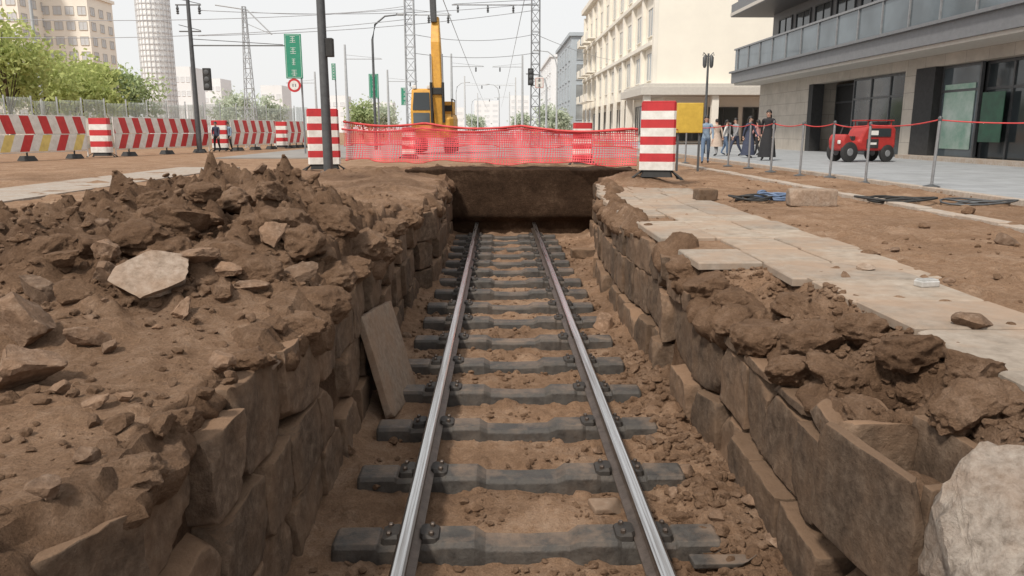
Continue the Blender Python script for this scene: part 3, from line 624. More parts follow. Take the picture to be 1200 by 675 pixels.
# ------------------------------------------------------------------ PAVEMENT, KERBS, PLAZA, ROAD
g = random.Random(3); AV = []; AF = []; AT = []; off = 0
def slabadd(x, y, w, l, z, th=.07):
    global off
    c = MB(); c.T = Matrix.Translation((x, y, z)) @ Matrix.Rotation(g.uniform(-.011, .011), 4, 'X') @ Matrix.Rotation(g.uniform(-.011, .011), 4, 'Y') @ Matrix.Rotation(g.uniform(-.01, .01), 4, 'Z')
    b = .012; j = lambda: g.uniform(-.008, .008)
    P = [(-w / 2 + j(), -l / 2 + j()), (w / 2 + j(), -l / 2 + j()), (w / 2 + j(), l / 2 + j()), (-w / 2 + j(), l / 2 + j())]
    if g.random() < .25:      # broken corner
        q = g.randrange(4); a = Vector(P[q]); nx_ = Vector(P[(q + 1) % 4]); pv = Vector(P[q - 1]); f = g.uniform(.06, .2)
        P = P[:q] + [tuple(a + (pv - a) * f), tuple(a + (nx_ - a) * f * g.uniform(.5, 1.2))] + P[q + 1:]
    P = [Vector((*p, 0)) for p in P]; inn = [p * (1 - b * 2 / max(w, l)) for p in P]
    c.loft([[p + Vector((0, 0, -th)) for p in P], [p + Vector((0, 0, -b)) for p in P], inn])
    AV.extend(c.v); AT.extend([g.random()] * len(c.v)); AF.extend([tuple(i + off for i in f) for f in c.f]); off += len(c.v)
y = 6.35
while y < 17.2:
    L = .82; x = 1.86 + g.uniform(-.03, .04) + .45 * float(sst(13, 18, np.array([y]))[0])
    for k in range(3):
        w = .65
        if not (k == 0 and (g.random() < .08 or y < 7.1)): slabadd(x + w / 2, y + L / 2, w - .024, L - .024, .017 + g.uniform(-.008, .008))
        x += w
    y += L
y = 1.4
while y < 6.3:
    L = .81
    slabadd(3.1 + g.uniform(-.02, .02), y + L / 2, .98, L - .024, .017 + g.uniform(-.008, .008))
    y += L
pv_ = mkobj('pavement', AV, AF, M['slab']); struct(pv_)
at = pv_.data.attributes.new('slabtone', 'FLOAT', 'POINT'); at.data.foreach_set('value', np.array(AT, dtype=np.float32))
mb = MB(); y = 4.0
while y < 40: mb.box(6.55 + random.uniform(-.02, .02), 6.8, y, y + .97, -.2, .05 + random.uniform(-.012, .012)); y += .99
y = 4.0
while y < 60: mb.box(9.02, 9.2, y, y + .97, -.2, .065); y += .98
struct(mb.build('kerb', M['concrete'], bevel=.012))
mb = MB(); mb.box(9.2, 60, 2, 64, -.3, .05); struct(mb.build('plaza', M['plaza']))
mb = MB(); mb.box(-10.6, -8.6, 4, 26, -.2, .03); struct(mb.build('path', M['concrete']))
mb = MB(); mb.box(-13, 8.6, 36, 900, -.3, -.01); struct(mb.build('road', M['asphalt']))
mb = MB(); mb.box(11.5, 13.8, 64.2, 500, -.3, .08); struct(mb.build('pavement', M['plaza']))
# ------------------------------------------------------------------ STRIPED BARRIER BLOCKS
def block_barrier(label, loc, rz=0, w=.8, h=1.5, n=8):
    t = thing('striped_barrier', label, 'barrier', loc, rz)
    rings = []; mi = []
    for k in range(n):
        z0 = .22 + h * k / n; z1 = .22 + h * (k + 1) / n; tp = 1 - .04 * k / n
        rings += [rrect(w * tp, .34 * tp, z0, .05), rrect(w * tp, .34 * tp, z1, .05)]
        mi += [(n - 1 - k) % 2, (n - 1 - k) % 2]
    mb = MB(); mb.loft(rings, mi[:len(rings) - 1]); mb.build('body', [M['red'], M['white']], t)
    b = MB(); b.loft([rrect(w * .9, .3, .06, .04), rrect(w * .8, .26, .222, .04)]); b.build('base', M['black'], t)
    c = MB(); c.box(-w * .46, w * .46, -.15, .15, .22 + h, .22 + h + .03); c.build('cap', M['red'], t, bevel=.01)
    for sx in (-1, 1):
        for dy, ex in ((-.16, .66), (.24, .58)):
            l = MB(); l.loft([rrect(.1, .07, .0, .015, sx * w * ex + sx * .04, dy), rrect(.07, .06, .06, .015, sx * w * ex, dy), rrect(.05, .05, .24, .015, sx * w * .36, dy * .3)]); l.build('leg', M['black'], t)
    return t
P = gp(769, 217); block_barrier('red and white striped barrier block standing right of the trench', (P.x, P.y, hz(P.x, P.y) - .01), R(-12))
P = gp(376, 201); block_barrier('red and white striped barrier block behind the dark pole', (P.x, P.y + .6, -.02), R(10), .98, 1.65)
P = dp(683, 140, 29); block_barrier('red and white striped barrier block behind the middle of the net', (P.x, P.y, -.05), R(4), .72, 1.3, 7)
P = dp(479, 150, 36); block_barrier('red and white striped barrier block behind the net near the excavator', (P.x, P.y, -.05), R(-6), .6, 1.15, 6)
# barrier row at left
A = Vector((-21.3, 28.2, 0)); B = Vector((-14.7, 58, 0)); ab = (B - A)
rzrow = math.atan2(ab.y, ab.x)
def on_row(px):
    d = ray(px, 160)
    n = Vector((-ab.y, ab.x, 0)); t = (A.x * n.x + A.y * n.y) / (d.x * n.x + d.y * n.y)
    return Vector((d.x * t, d.y * t, -.05))
def barricade(p0, p1, label, yel=True):
    L = (p1 - p0).length; t = thing('striped_barricade', label, 'barrier', p0, rzrow, 'striped barricades along the left roadside')
    u = MB(); u.box(.04, L - .04, -.03, .03, 1.12, 1.88); u.build('upper_board', M['stripe'], t, bevel=.01)
    u = MB(); u.box(.04, L - .04, -.03, .03, .38, 1.08); u.build('lower_board', M['stripey' if yel else 'stripeb'], t, bevel=.01)
    f = MB(); f.tube([(0, 0, .06), (0, 0, 1.92)], .03, 6); f.tube([(L, 0, .06), (L, 0, 1.92)], .03, 6); f.tube([(0, 0, 1.9), (L, 0, 1.9)], .022, 6); f.tube([(0, 0, .34), (L, 0, .34)], .022, 6); f.build('frame', M['white'], t)
    for x in (L * .12, L * .5, L * .88):
        b = MB(); b.loft([rrect(.5, .7, .0, .05, x), rrect(.36, .5, .2, .05, x), rrect(.06, .06, .2, .01, x), rrect(.06, .06, .36, .01, x)]); b.build('foot', M['black'], t)
for a, b, lb, yl_ in ((-60, 101, 'leftmost striped barrier panel with red, white and yellow slanted stripes', 1), (134, 244, 'striped barrier panel between the two near striped blocks of the left row', 0), (271, 323, 'striped barrier panel second from the right end of the left row', 0), (337, 356, 'short striped barrier panel at the right end of the left row', 0)):
    barricade(on_row(a), on_row(b), lb, yl_)
for px, lb in ((118, 'striped block right of the leftmost barrier panel'), (258, 'second striped block from the left in the barrier row'), (329, 'last striped block in the barrier row, by its right end')):
    P = on_row(px); block_barrier('red and white ' + lb, P, R(0), .95, 1.6, 6)
# nets
def net(label, p0, p1, z0a, z0b, z1a, z1b, m, seed, pleat=.05):
    p0 = Vector(p0); p1 = Vector(p1); L = (p1 - p0).length; rz = math.atan2(p1.y - p0.y, p1.x - p0.x)
    t = thing('safety_net', label, 'net', (p0.x, p0.y, 0), rz); nu, nv = 130, 12; Vv = []; F = []
    g = random.Random(seed); ph = [g.uniform(0, 6) for _ in range(5)]
    top = []; bot = []
    for i in range(nu + 1):
        u = i / nu; sag = .11 * abs(math.sin(u * math.pi * 3 + ph[4] * .05)); zt = z1a + (z1b - z1a) * u - sag; zb = z0a + (z0b - z0a) * u + .04 * math.sin(u * 17 + ph[0]) + .025 * math.sin(u * 41 + ph[1])
        for j in range(nv + 1):
            v = j / nv; yy = pleat * (math.sin(u * 37 + ph[2]) + .8 * math.sin(u * 83 + ph[3] + v * 2)) * (1 - v * .7) + .06 * math.sin(v * 3.1)
            Vv.append((u * L, yy, zb + (zt - zb) * v))
        bot.append(Vv[-nv - 1]); top.append(Vv[-1])
    for i in range(nu):
        for j in range(nv): a = i * (nv + 1) + j; F.append((a, a + nv + 1, a + nv + 2, a + 1))
    mkobj('net_mesh', Vv, F, m, t, smooth='all')
    r = MB(); r.tube(top[::2], .035, 6); r.build('top_rope', M['redrope'], t, smooth='all')
    r = MB(); r.tube(bot[::2], .013, 6); r.build('bottom_rope', M['redrope'], t, smooth='all')
P0 = dp(404, 150, 23.4); P1 = dp(748, 150, 18.9)
net('red mesh safety net strung across the end of the trench', (P0.x, P0.y, 0), (P1.x, P1.y, 0), .34, .41, 1.5, 1.27, M['net'], 1, .1)
P0 = dp(400, 150, 26); P1 = dp(742, 150, 22.5)
net('second red mesh net hanging behind the front net', (P0.x, P0.y, 0), (P1.x, P1.y, 0), .75, .75, 1.3, 1.28, M['netb'], 2, .14)
# ------------------------------------------------------------------ POLES, MASTS, SIGNS
def pole_thing(name, label, cat, px, py, Y, h, r0, r1, m, group=None):
    P = dp(px, py, Y); t = thing(name, label, cat, (P.x, Y, 0), 0, group)
    mb = MB(); mb.lathe([(r0 * 1.7, -.05), (r0 * 1.7, .06), (r0, .08), (r0 * .98, h * .1), (r1, h)], 12); mb.build('pole', m, t, smooth=True)
    return t
t = pole_thing('utility_pole', 'thick dark grey pole in front of the left striped block', 'pole', 385, 200, 22.5, 9, .14, .1, M['dgrey'])
b = MB(); b.box(.1, .3, -.12, .12, 3.25, 3.75); b.build('signal_box', M['black'], t, bevel=.02)
def lattice(t, h, w0, w1, m, n=12, loc=(0, 0), r=1.0):
    c = lambda z, sx, sy: Vector((loc[0] + sx * (w0 + (w1 - w0) * z / h) / 2, loc[1] + sy * (w0 + (w1 - w0) * z / h) / 2, z))
    for sx, sy in ((-1, -1), (1, -1), (1, 1), (-1, 1)): mb = MB(); mb.tube([c(0, sx, sy), c(h, sx, sy)], .035 * r, 4); mb.build('mast_leg', m, t)
    mb = MB()
    for k in range(n):
        z0, z1 = h * k / n, h * (k + 1) / n; q = [(-1, -1), (1, -1), (1, 1), (-1, 1)]
        for i in range(4):
            a, b2 = q[i], q[(i + 1) % 4]
            if k % 2: a, b2 = b2, a
            mb.tube([c(z0, *a), c(z1, *b2)], .018 * r, 4); mb.tube([c(z1, *a), c(z1, *b2)], .018 * r, 4)
    mb.build('lattice', m, t)
def arm(t, x0, x1, z, m, nm='cross_arm', drops=()):
    mb = MB(); mb.tube([(x0, 0, z), (x1, 0, z)], .04, 6); mb.tube([(x0, 0, z + .35), (x1 * .98, 0, z + .05)], .02, 5); o = mb.build(nm, m, t)
    for d in drops:
        i = MB(); i.lathe([(.03, z - .5), (.09, z - .45), (.05, z - .4), (.09, z - .33), (.05, z - .28), (.09, z - .21), (.03, z - .02)], 8, (d, 0, 0)); i.build('insulator', M['dgrey'], o)
P = dp(483, 150, 50); t = thing('catenary_mast', 'tall grey lattice mast left of the excavator arm', 'mast', (P.x, 50, 0)); lattice(t, 14, .62, .5, M['haze'], 20); arm(t, -.2, 2.6, 8.2, M['haze'], drops=(1.2, 2.4))
P = dp(627, 150, 54); t = thing('catenary_mast', 'tall grey lattice mast right of centre carrying signals', 'mast', (P.x, 54, 0)); lattice(t, 14, .62, .5, M['grey'], 20); arm(t, .2, -5.6, 9.4, M['grey'], drops=(-1.5, -3.2, -5.2))
for px, Y, h, sgn, lb in ((612, 85, 9, -1, 'first hazy far mast behind the right lattice mast'), (604, 120, 9, -1, 'second hazy far mast further down the right side'), (597, 165, 9, -1, 'third hazy far mast near the vanishing end, right side'), (530, 78, 8.5, 1, 'first hazy far mast behind the excavator'), (545, 110, 8.5, 1, 'second hazy far mast behind the excavator'), (560, 160, 8.5, 1, 'third hazy far mast near the vanishing end, left side'), (408, 70, 8.5, 1, 'hazy mast between the dark pole and the curved lamp'), (456, 85, 7.5, 1, 'thin hazy mast between curved lamp and lattice mast'), (372, 88, 7.5, -1, 'thin hazy mast behind the left striped block')):
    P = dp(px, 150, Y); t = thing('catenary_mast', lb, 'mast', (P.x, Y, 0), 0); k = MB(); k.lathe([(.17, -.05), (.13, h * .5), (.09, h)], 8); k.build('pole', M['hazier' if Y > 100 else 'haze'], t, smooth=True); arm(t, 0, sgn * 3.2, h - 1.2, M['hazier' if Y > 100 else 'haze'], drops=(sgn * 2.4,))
def signal(label, P, rz=0, s=1.0):
    t = thing('traffic_light', label, 'traffic light', P, rz)
    mb = MB(); mb.box(-.19 * s, .19 * s, -.12, .12, -.55 * s, .55 * s); mb.build('housing', M['black'], t, bevel=.03)
    for k, m in ((.34, 'dgrey'), (0, 'dgrey'), (-.34, 'dgrey')):
        l = MB(); l.T = Matrix.Translation((0, -.12, k * s)) @ Matrix.Rotation(R(90), 4, 'X'); l.lathe([(.13 * s, -.01), (.13 * s, .02), (.08 * s, .035)], 12); l.build('lens', M[m], t, smooth=True)
    b = MB(); b.tube([(0, .1, 0), (0, .42, 0)], .03, 6); b.build('bracket', M['dgrey'], t)
P = dp(622, 90, 53.5); signal('black traffic light hung on the right lattice mast', P, 0, 1.0)
def signboard(label, P, w, h, m, post=None, round_=False):
    t = thing('road_sign', label, 'sign', P)
    mb = MB()
    if round_:
        mb.T = Matrix.Rotation(R(90), 4, 'X'); mb.lathe([(w / 2, 0), (w / 2, .03)], 24); mb.build('ring', M['red'], t)
        d = MB(); d.T = Matrix.Rotation(R(90), 4, 'X'); d.lathe([(w * .34, .026), (w * .34, .036)], 24); d.build('disc', M['white'], t)
        k = MB(); s = w * .1
        for x in (-s * .9, s * .9): k.box(x - s * .45, x + s * .45, -.04, -.037, -s * 1.1, s * 1.1)
        k.build('digits', M['grey'], t)
    else:
        mb.box(-w / 2, w / 2, -.03, .03, -h / 2, h / 2); mb.build('board', M[m], t, bevel=.02)
        e = MB(); a = w / 2 - .05; c = h / 2 - .05
        for q in ((-a, a, c - .02, c), (-a, a, -c, -c + .02), (-a, -a + .02, -c, c), (a - .02, a, -c, c)): e.box(q[0], q[1], -.034, -.031, q[2], q[3])
        e.build('border', M['signmark' if m == 'green' else 'red'], t)
        c_ = MB(); g = random.Random(int(h * 100)); n = max(2, int(h / (w * .6)))
        for i in range(n):
            zc = h / 2 - h * (i + .5) / n; s = w * .18
            for q in range(4):
                zz = zc + s * (.9 - .6 * q); ww = s * g.uniform(.5, 1)
                c_.box(-ww, ww, -.038, -.034, zz - .014, zz + .014)
            c_.box(-.018, .018, -.042, -.039, zc - s, zc + s)
        c_.build('characters', M['signmark' if m == 'green' else 'dgrey'], t)
    if post: p = MB(); p.tube([(post, .06, -P[2]), (post, .06, h / 2 if not round_ else w / 2)], .05, 8); p.build('post', M['grey'], t)
    return t
signboard('white and red square sign on the right lattice mast', dp(632, 97, 53.4), .62, .72, 'white')
P = dp(232, 150, 45); t = pole_thing('utility_pole', 'tall dark utility pole with cross arms above the barrier row', 'pole', 232, 150, 45, 9.6, .15, .09, M['dgrey'])
arm(t, -.7, .7, 8.0, M['dgrey'], drops=(-.6, .6)); arm(t, -.6, .6, 6.6, M['dgrey'], drops=()); arm(t, 0, 5.2, 5.85, M['dgrey'])
signal('black traffic light on the utility pole at left', dp(243, 93, 44.7), 0, 1.1)
P = dp(295, 150, 55); t = thing('catenary_mast', 'tapered lattice mast with slanted top arm at left', 'mast', (P.x, 55, 0)); lattice(t, 9.4, .75, .2, M['haze'], 14)
mb = MB(); mb.tube([(-1.9, 0, 9.5), (.2, 0, 9.2), (1.8, 0, 7.6)], .05, 6); mb.tube([(-.1, 0, 8.4), (1.8, 0, 7.6)], .03, 6); mb.build('top_arm', M['haze'], t)
signboard('tall green sign with pale characters at upper left', dp(344, 66, 42), .88, 2.25, 'green', post=.34)
signboard('round white speed sign with red ring under the green sign', dp(345, 100, 41.9), .7, .7, 'white', round_=True)
signboard('small green hanging sign beside the curved street lamp', dp(438, 101, 50), .6, 1.5, 'green', post=.25)
signboard('small green sign further right along the street', dp(474, 113, 70), .6, 1.5, 'green', post=.25)
signboard('narrow green sign right of the dark pole', dp(391, 84, 60), .3, 1.2, 'green', post=.1)
def lamp(label, px, Y, h, dx=1, m='haze', group=None):
    P = dp(px, 150, Y); t = thing('street_lamp', label, 'street lamp', (P.x, Y, 0), 0, group)
    pts = [(0, 0, 0), (0, 0, h * .82), (dx * .08 * h * .3, 0, h * .93), (dx * .1 * h, 0, h * .99), (dx * .2 * h, 0, h)]
    mb = MB(); mb.tube(pts, [.1, .07, .06, .05, .04], 8); mb.build('pole', M[m], t, smooth=True)
    l = MB(); x = dx * .2 * h; l.loft([rrect(.6, .24, h - .04, .08, x + dx * .2), rrect(.66, .3, h + .05, .1, x + dx * .2), rrect(.3, .16, h + .12, .05, x + dx * .1)]); l.build('lamp_head', M['haze'], t)
lamp('curved grey street lamp left of the lattice mast', 440, 50, 8.2, 1, 'dgrey')
for px, Y, dx, lb in ((535, 125, 1, 'far pale lamp right of the excavator'), (585, 130, -1, 'farthest small pale lamp near the vanishing street'), (652, 75, -1, 'pale lamp before the blue grey building'), (553, 190, 1, 'farthest pale lamp on the left kerb of the street'), (640, 62, -1, 'pale lamp just right of the right lattice mast')):
    lamp(lb, px, Y, 8.5 if px != 640 else 5.5, dx)
t = pole_thing('street_lamp', 'black lamp post with twin lanterns before the cream building', 'street lamp', 826, 150, 40, 5.0, .08, .05, M['dgrey'])
for s in (-1, 1):
    a = MB(); a.tube([(0, 0, 4.8), (s * .25, 0, 5.05), (s * .28, 0, 4.9)], .025, 6); o = a.build('arm', M['dgrey'], t)
    l = MB(); l.lathe([(.05, 4.3), (.1, 4.42), (.11, 4.8), (.04, 4.92)], 10, (s * .17, 0, 0)); l.build('lantern', M['dgrey'], o, smooth=True)
pole_thing('utility_pole', 'slim pale pole before the beige apartment block', 'pole', 53, 150, 60, 13, .16, .1, M['haze'])
# wires
def wire(p0, p1, sag, label, r=.02, m='wire'):
    p0 = Vector(p0); p1 = Vector(p1); pts = [p0 + (p1 - p0) * (i / 16) - Vector((0, 0, sag * 4 * (i / 16) * (1 - i / 16))) for i in range(17)]
    mb = MB(); mb.tube(pts, r, 5); tag(mb.build('overhead_wire', M[m], smooth='all'), label, 'wire', 'overhead wires across the street')
for (a, b, Y0, Y1, s, lb) in (((-80, 20), (483, 10), 45, 50, .4, 'thin overhead wire crossing the upper left sky, topmost'), ((-80, 42), (483, 22), 45, 50, .5, 'thin overhead wire just below the topmost one at left'), ((232, 42), (627, 12), 45, 54, .3, 'thin wire from the utility pole to the right mast'),
        ((232, 12), (627, 4), 45, 54, .4, 'thin wire from the utility pole top to the right mast top'), ((295, 14), (483, 6), 55, 50, .3, 'wire from the tapered mast to the left lattice mast'), ((483, 40), (627, 40), 50, 54, .4, 'cross wire between the two tall lattice masts, upper'), ((483, 62), (627, 62), 50, 54, .3, 'cross wire between the two tall lattice masts, lower'), ((627, 40), (715, 70), 54, 90, .2, 'wire from the right mast to the cream building')):
    wire(dp(*a, Y0), dp(*b, Y1), s, 'grey ' + lb)
for X, Z, lb in ((-2.9, 8.0, 'long grey wire running down the street, left one'), (1.6, 8.9, 'long grey wire running down the street, right one')):
    wire((X, 42, Z), (X - .6, 260, Z - .3), .4, lb, .022)
# ------------------------------------------------------------------ EXCAVATOR
P = dp(510, 150, 42); t = thing('excavator', 'yellow excavator with raised arm working behind the red net', 'excavator', (P.x, 42, 0), R(-2))
for s in (-1, 1):
    k = MB(); pr = [(-1.5, .4), (-1.25, .08), (1.25, .08), (1.5, .4), (1.25, .8), (-1.25, .8)]
    k.loft([[Vector((s * .85 - .26, y, z)) for y, z in pr], [Vector((s * .85 + .26, y, z)) for y, z in pr]]); k.build('track', M['black'], t, bevel=.06)
k = MB(); k.loft([rrect(2.1, 2.9, .85, .15, 0, .4), rrect(2.15, 2.95, 1.8, .2, 0, .4), rrect(2.0, 2.7, 2.05, .25, 0, .5)]); k.build('engine_house', M['yellow'], t, bevel=.03)
c = MB(); c.loft([rrect(1.1, 1.5, 1.2, .08, -.52, -.7), rrect(1.14, 1.55, 2.2, .08, -.52, -.7), rrect(1.06, 1.3, 3.25, .1, -.52, -.6), rrect(.96, 1.1, 3.32, .1, -.52, -.6)]); cab = c.build('cab', M['yellow'], t, bevel=.02)
w = MB(); w.add([(-.97, -1.505, 2.24), (-.08, -1.505, 2.24), (-.12, -1.305, 3.12), (-.92, -1.305, 3.12)], [(0, 1, 2, 3)]); w.build('windscreen', M['glass'], cab)
w = MB(); w.add([(-.95, -1.475, 1.5), (-.1, -1.475, 1.5), (-.1, -1.498, 2.1), (-.95, -1.498, 2.1)], [(0, 1, 2, 3)]); w.build('lower_window', M['glassmid'], cab)
w = MB(); w.add([(.06, -1.3, 2.2), (.06, -.2, 2.2), (.022, -.2, 3.15), (.022, -1.12, 3.15)], [(0, 1, 2, 3)]); w.build('side_window', M['glass'], cab)
bm_ = MB(); bm_.loft([rrect(.42, .7, 1.5, .04, .34, -.9), rrect(.52, .9, 3.2, .05, .32, -1.1), rrect(.46, .75, 5.6, .05, .24, -1.0), rrect(.36, .5, 6.9, .04, .18, -.5)]); bm_.build('boom', M['yellow'], t, bevel=.02)
k = MB(); k.box(.02, .66, -1.62, -1.4, 3.0, 3.35); k.build('boom_pivot', M['black'], t, bevel=.04)
st_ = MB(); st_.loft([rrect(.3, .4, 6.6, .03, .14, -.9), rrect(.3, .42, 8.4, .03, .1, -1.0), rrect(.22, .3, 10.0, .03, .05, -1.2)]); st_.build('stick', M['dgrey'], t, bevel=.02)
for sx in (.04, .64):
    h = MB(); h.tube([(sx, -1.6, 1.6), (sx - .02, -1.65, 3.6)], .07, 8); h.tube([(sx - .02, -1.65, 3.6), (sx - .05, -1.5, 5.0)], .04, 8, 1); h.build('hydraulic_cylinder', [M['black'], M['grey']], t, smooth=True)
k = MB(); k.loft([rrect(.6, 1.2, 2.051, .05, .74, .1), rrect(.55, 1.1, 2.7, .08, .74, .1)]); k.build('engine_cover', M['yellow'], t, bevel=.03)
k = MB(); k.box(.6, .94, -.53, -.502, 2.2, 2.5); k.build('grille', M['black'], t)
for sx in (-.9, -.15):
    l = MB(); l.box(sx - .1, sx + .1, -1.3, -1.15, 3.33, 3.48); l.build('work_light', M['white'], t, bevel=.02)
h = MB(); h.tube([(1.0, -1.0, 1.9), (1.0, -1.0, 2.8), (1.0, .8, 2.8), (1.0, .8, 1.9)], .03, 6); h.build('handrail', M['black'], t)
# ------------------------------------------------------------------ YELLOW BOARD, STANCHIONS, ROPE
P = dp(808, 137, 24); t = thing('site_board', 'plain yellow board on legs behind the right striped barrier', 'board', (P.x, 24, 0))
k = MB(); k.box(-.4, .4, -.1, .1, 1.15, 2.05); k.build('board', M['yboard'], t, bevel=.02)
for s in (-.33, .33): k = MB(); k.box(s - .03, s + .03, -.03, .03, -.05, 1.149); k.build('leg', M['dgrey'], t)
def stanchion():
    t = thing('fence_post', 'x', 'post', (0, 0, 0), 0, 'thin metal rope posts on the right')
    k = MB(); k.tube([(0, 0, .02), (0, 0, 1.42)], .032, 8); k.build('pole', M['grey'], t, smooth=True)
    k = MB(); k.lathe([(.17, 0), (.17, .02), (.06, .05), (.04, .06)], 14); k.build('base', M['dgrey'], t, smooth=True)
    k = MB(); k.lathe([(.034, 1.38), (.045, 1.4), (.045, 1.45), (.02, 1.48)], 10); k.build('cap', M['dgrey'], t, smooth=True)
    return t
sp = [(1091, 222), (1014, 213), (972, 208.5), (937, 206), (903, 203), (877, 198), (853, 195), (803, 190)]
lab = ['nearest thin metal rope post, at the far right', 'rope post in front of the red cart', 'rope post just left of the red cart', 'thin metal rope post, fourth from the nearest', 'rope post by the tall person in black', 'rope post among the walking people, right one', 'rope post among the walking people, left one', 'farthest rope post close to the striped barrier']
s0 = stanchion(); tops = []
for i, (px, py) in enumerate(sp):
    p = gp(px, py); s = s0 if i == 0 else copy_tree(s0); z = .05 if p.x > 9.2 else hz(p.x, p.y)
    s.location = (p.x, p.y, z); s['label'] = lab[i]; s.rotation_euler = (random.uniform(-.02, .02), random.uniform(-.02, .02), 0); tops.append(Vector((p.x, p.y, z + 1.4)))
pe = dp(1290, 150, 14.5); pts = [Vector((pe.x, pe.y, 1.44))] + tops + [Vector((3.95, 18.5, 1.3))]
rp = []
for a, b in zip(pts[:-1], pts[1:]):
    for i in range(8): q = i / 8; rp.append(a + (b - a) * q - Vector((0, 0, .07 * 4 * q * (1 - q))))
rp.append(pts[-1]); k = MB(); k.tube(rp, .015, 6); tag(k.build('barrier_rope', M['redrope'], smooth='all'), 'red rope strung along the thin metal posts at right', 'rope')
# ------------------------------------------------------------------ SMALL DEBRIS RIGHT
P = gp(950, 241); tag(mkobj('concrete_block', block_verts(.75, .4, .28, 51, .02, .01), CUBE[1], M['paleslab'], None, (P.x, P.y, P.z + .14), (0, 0, -.15), smooth=True), 'pale beige concrete block before the rope posts', 'block')
P = gp(826, 235); tag(mkobj('stone_block', block_verts(.36, .3, .22, 52, .03, .015), CUBE[1], M['block'], None, (P.x, P.y, P.z + .1), (0, 0, .3), smooth=True), 'small dark block right of the striped barrier', 'block')
def coil(c, rx, ry, n, seed, z, r, m, label, name='cable'):
    g = random.Random(seed); pts = []
    for i in range(n * 14):
        a = 2 * math.pi * i / 14; q = 1 + .35 * math.sin(a * .37 + seed); pts.append(Vector((c.x + rx * q * math.cos(a) + .25 * rx * math.sin(a * .21), c.y + ry * q * math.sin(a), z + .04 + .03 * math.sin(a * 1.7) + .012 * i / 14)))
    k = MB(); k.tube(pts, r, 6); tag(k.build(name, m, smooth='all'), label, 'cable')
P = gp(905, 235); coil(P, .32, .36, 5, 1, hz(P.x, P.y), .02, M['bluep'], 'tangle of blue cable left of the concrete block', 'cable_coil')
P = gp(880, 238); coil(P, .28, .3, 4, 2, hz(P.x, P.y), .018, M['black'], 'tangle of thin black cable left of the blue cable', 'cable_coil')
P = gp(1045, 238); coil(P, .5, .35, 3, 3, hz(P.x, P.y), .022, M['black'], 'loose black cable loops on the dirt before the posts', 'cable_coil')
P = gp(1140, 240); coil(P, .5, .3, 3, 4, hz(P.x, P.y), .018, M['dgrey'], 'dark cable loops nearest to the right frame edge', 'cable_coil')
for i, (px, py, w, lb) in enumerate([(930, 232, .22, 'crumpled white plastic scrap beside the blue cable'), (893, 230, .2, 'crumpled pale blue plastic scrap on the cable tangle')]):
    p = gp(px, py); rock('plastic_scrap', (p.x, p.y, p.z), (w, w * .6, w * .5), M['white'] if i == 0 else M['bluep'], 700 + i, lb, 'scrap', sub=3, cuts=16, rough=.25, sink=.2)
p = put(1085, 340); t = thing('tin', 'small pale tin lying on the right paving', 'tin', (p.x, p.y, p.z + .055), R(12))
k = MB(); k.box(-.085, .085, -.05, .05, -.03, .025); k.build('tin_body', M['tin'], t, bevel=.012); k = MB(); k.box(-.075, .075, -.042, .042, .0251, .033); k.build('lid', M['tin'], t, bevel=.006)
# ------------------------------------------------------------------ RED CART
P = gp(1015, 190, .05); t = thing('cargo_cart', 'small red cargo cart parked before the shopfront', 'cart', (P.x, P.y + .5, .05), R(8)); t.scale = (.88, .9, 1.04)
k = MB(); k.loft([[Vector((x, y, z)) for x, z in ((-1.2, .4), (1.15, .4), (1.22, .6), (1.2, 1.2), (1.0, 1.32), (-.15, 1.3), (-.3, 1.1), (-.45, .76), (-.8, .74), (-.95, .98), (-1.15, 1.0), (-1.26, .8))] for y in (-.55, .55)]); k.build('body', M['cartred'], t, bevel=.08)
k = MB()
for x in (-.1, .98):
    for y in (-.46, .42): k.box(x, x + .04, y, y + .04, 1.28, 1.46)
k.box(-.22, 1.1, -.52, .52, 1.46, 1.5); k.build('roof_frame', M['cartred'], t, bevel=.01)
k = MB(); k.box(-.02, .94, -.4, .4, 1.321, 1.42); k.build('goods', M['dgrey'], t, bevel=.03)
k = MB(); k.box(-.1, .95, -.58, -.552, .9, 1.2); k.build('side_window', M['glass'], t, bevel=.01)
k = MB(); k.box(-.05, .35, -.59, -.5815, .96, 1.12); k.build('goods_label', M['white'], t)
k = MB(); k.box(-.15, .4, -.58, -.552, .5, .82); k.build('side_panel', M['dark'], t, bevel=.01)
k = MB(); k.box(-.1, .3, -.59, -.5815, .62, .7); k.build('panel_mark', M['white'], t)
k = MB(); k.tube([(-1.05, 0, .95), (-.92, 0, 1.3)], .03, 6); k.tube([(-.92, -.32, 1.3), (-.92, .32, 1.3)], .025, 6); k.build('handlebar', M['black'], t)
k = MB(); k.loft([rrect(.32, .42, .75, .06, -.56), rrect(.3, .4, .92, .08, -.56)]); k.build('seat', M['black'], t)
for x, y, r_ in ((-.9, -.52, .36), (-.9, .52, .36), (.85, -.52, .31), (.85, .52, .31)):
    k = MB(); k.T = Matrix.Translation((x, y, r_)) @ Matrix.Rotation(R(90), 4, 'Z'); k.wheel((0, 0, 0), r_, .18); o = k.build('wheel', M['black'], t, smooth=True)
    k = MB(); k.T = Matrix.Translation((x, y, r_)) @ Matrix.Rotation(R(90), 4, 'Z'); k.wheel((0, 0, 0), r_ * .42, .2); k.build('rim', M['grey'], o, smooth=True)
k = MB(); k.box(-1.29, -1.24, -.4, -.22, .65, .78); k.build('headlight', M['white'], t, bevel=.02)
k = MB(); k.box(1.21, 1.25, -.45, -.3, .7, .8); k.build('tail_light', M['orange'], t, bevel=.01)
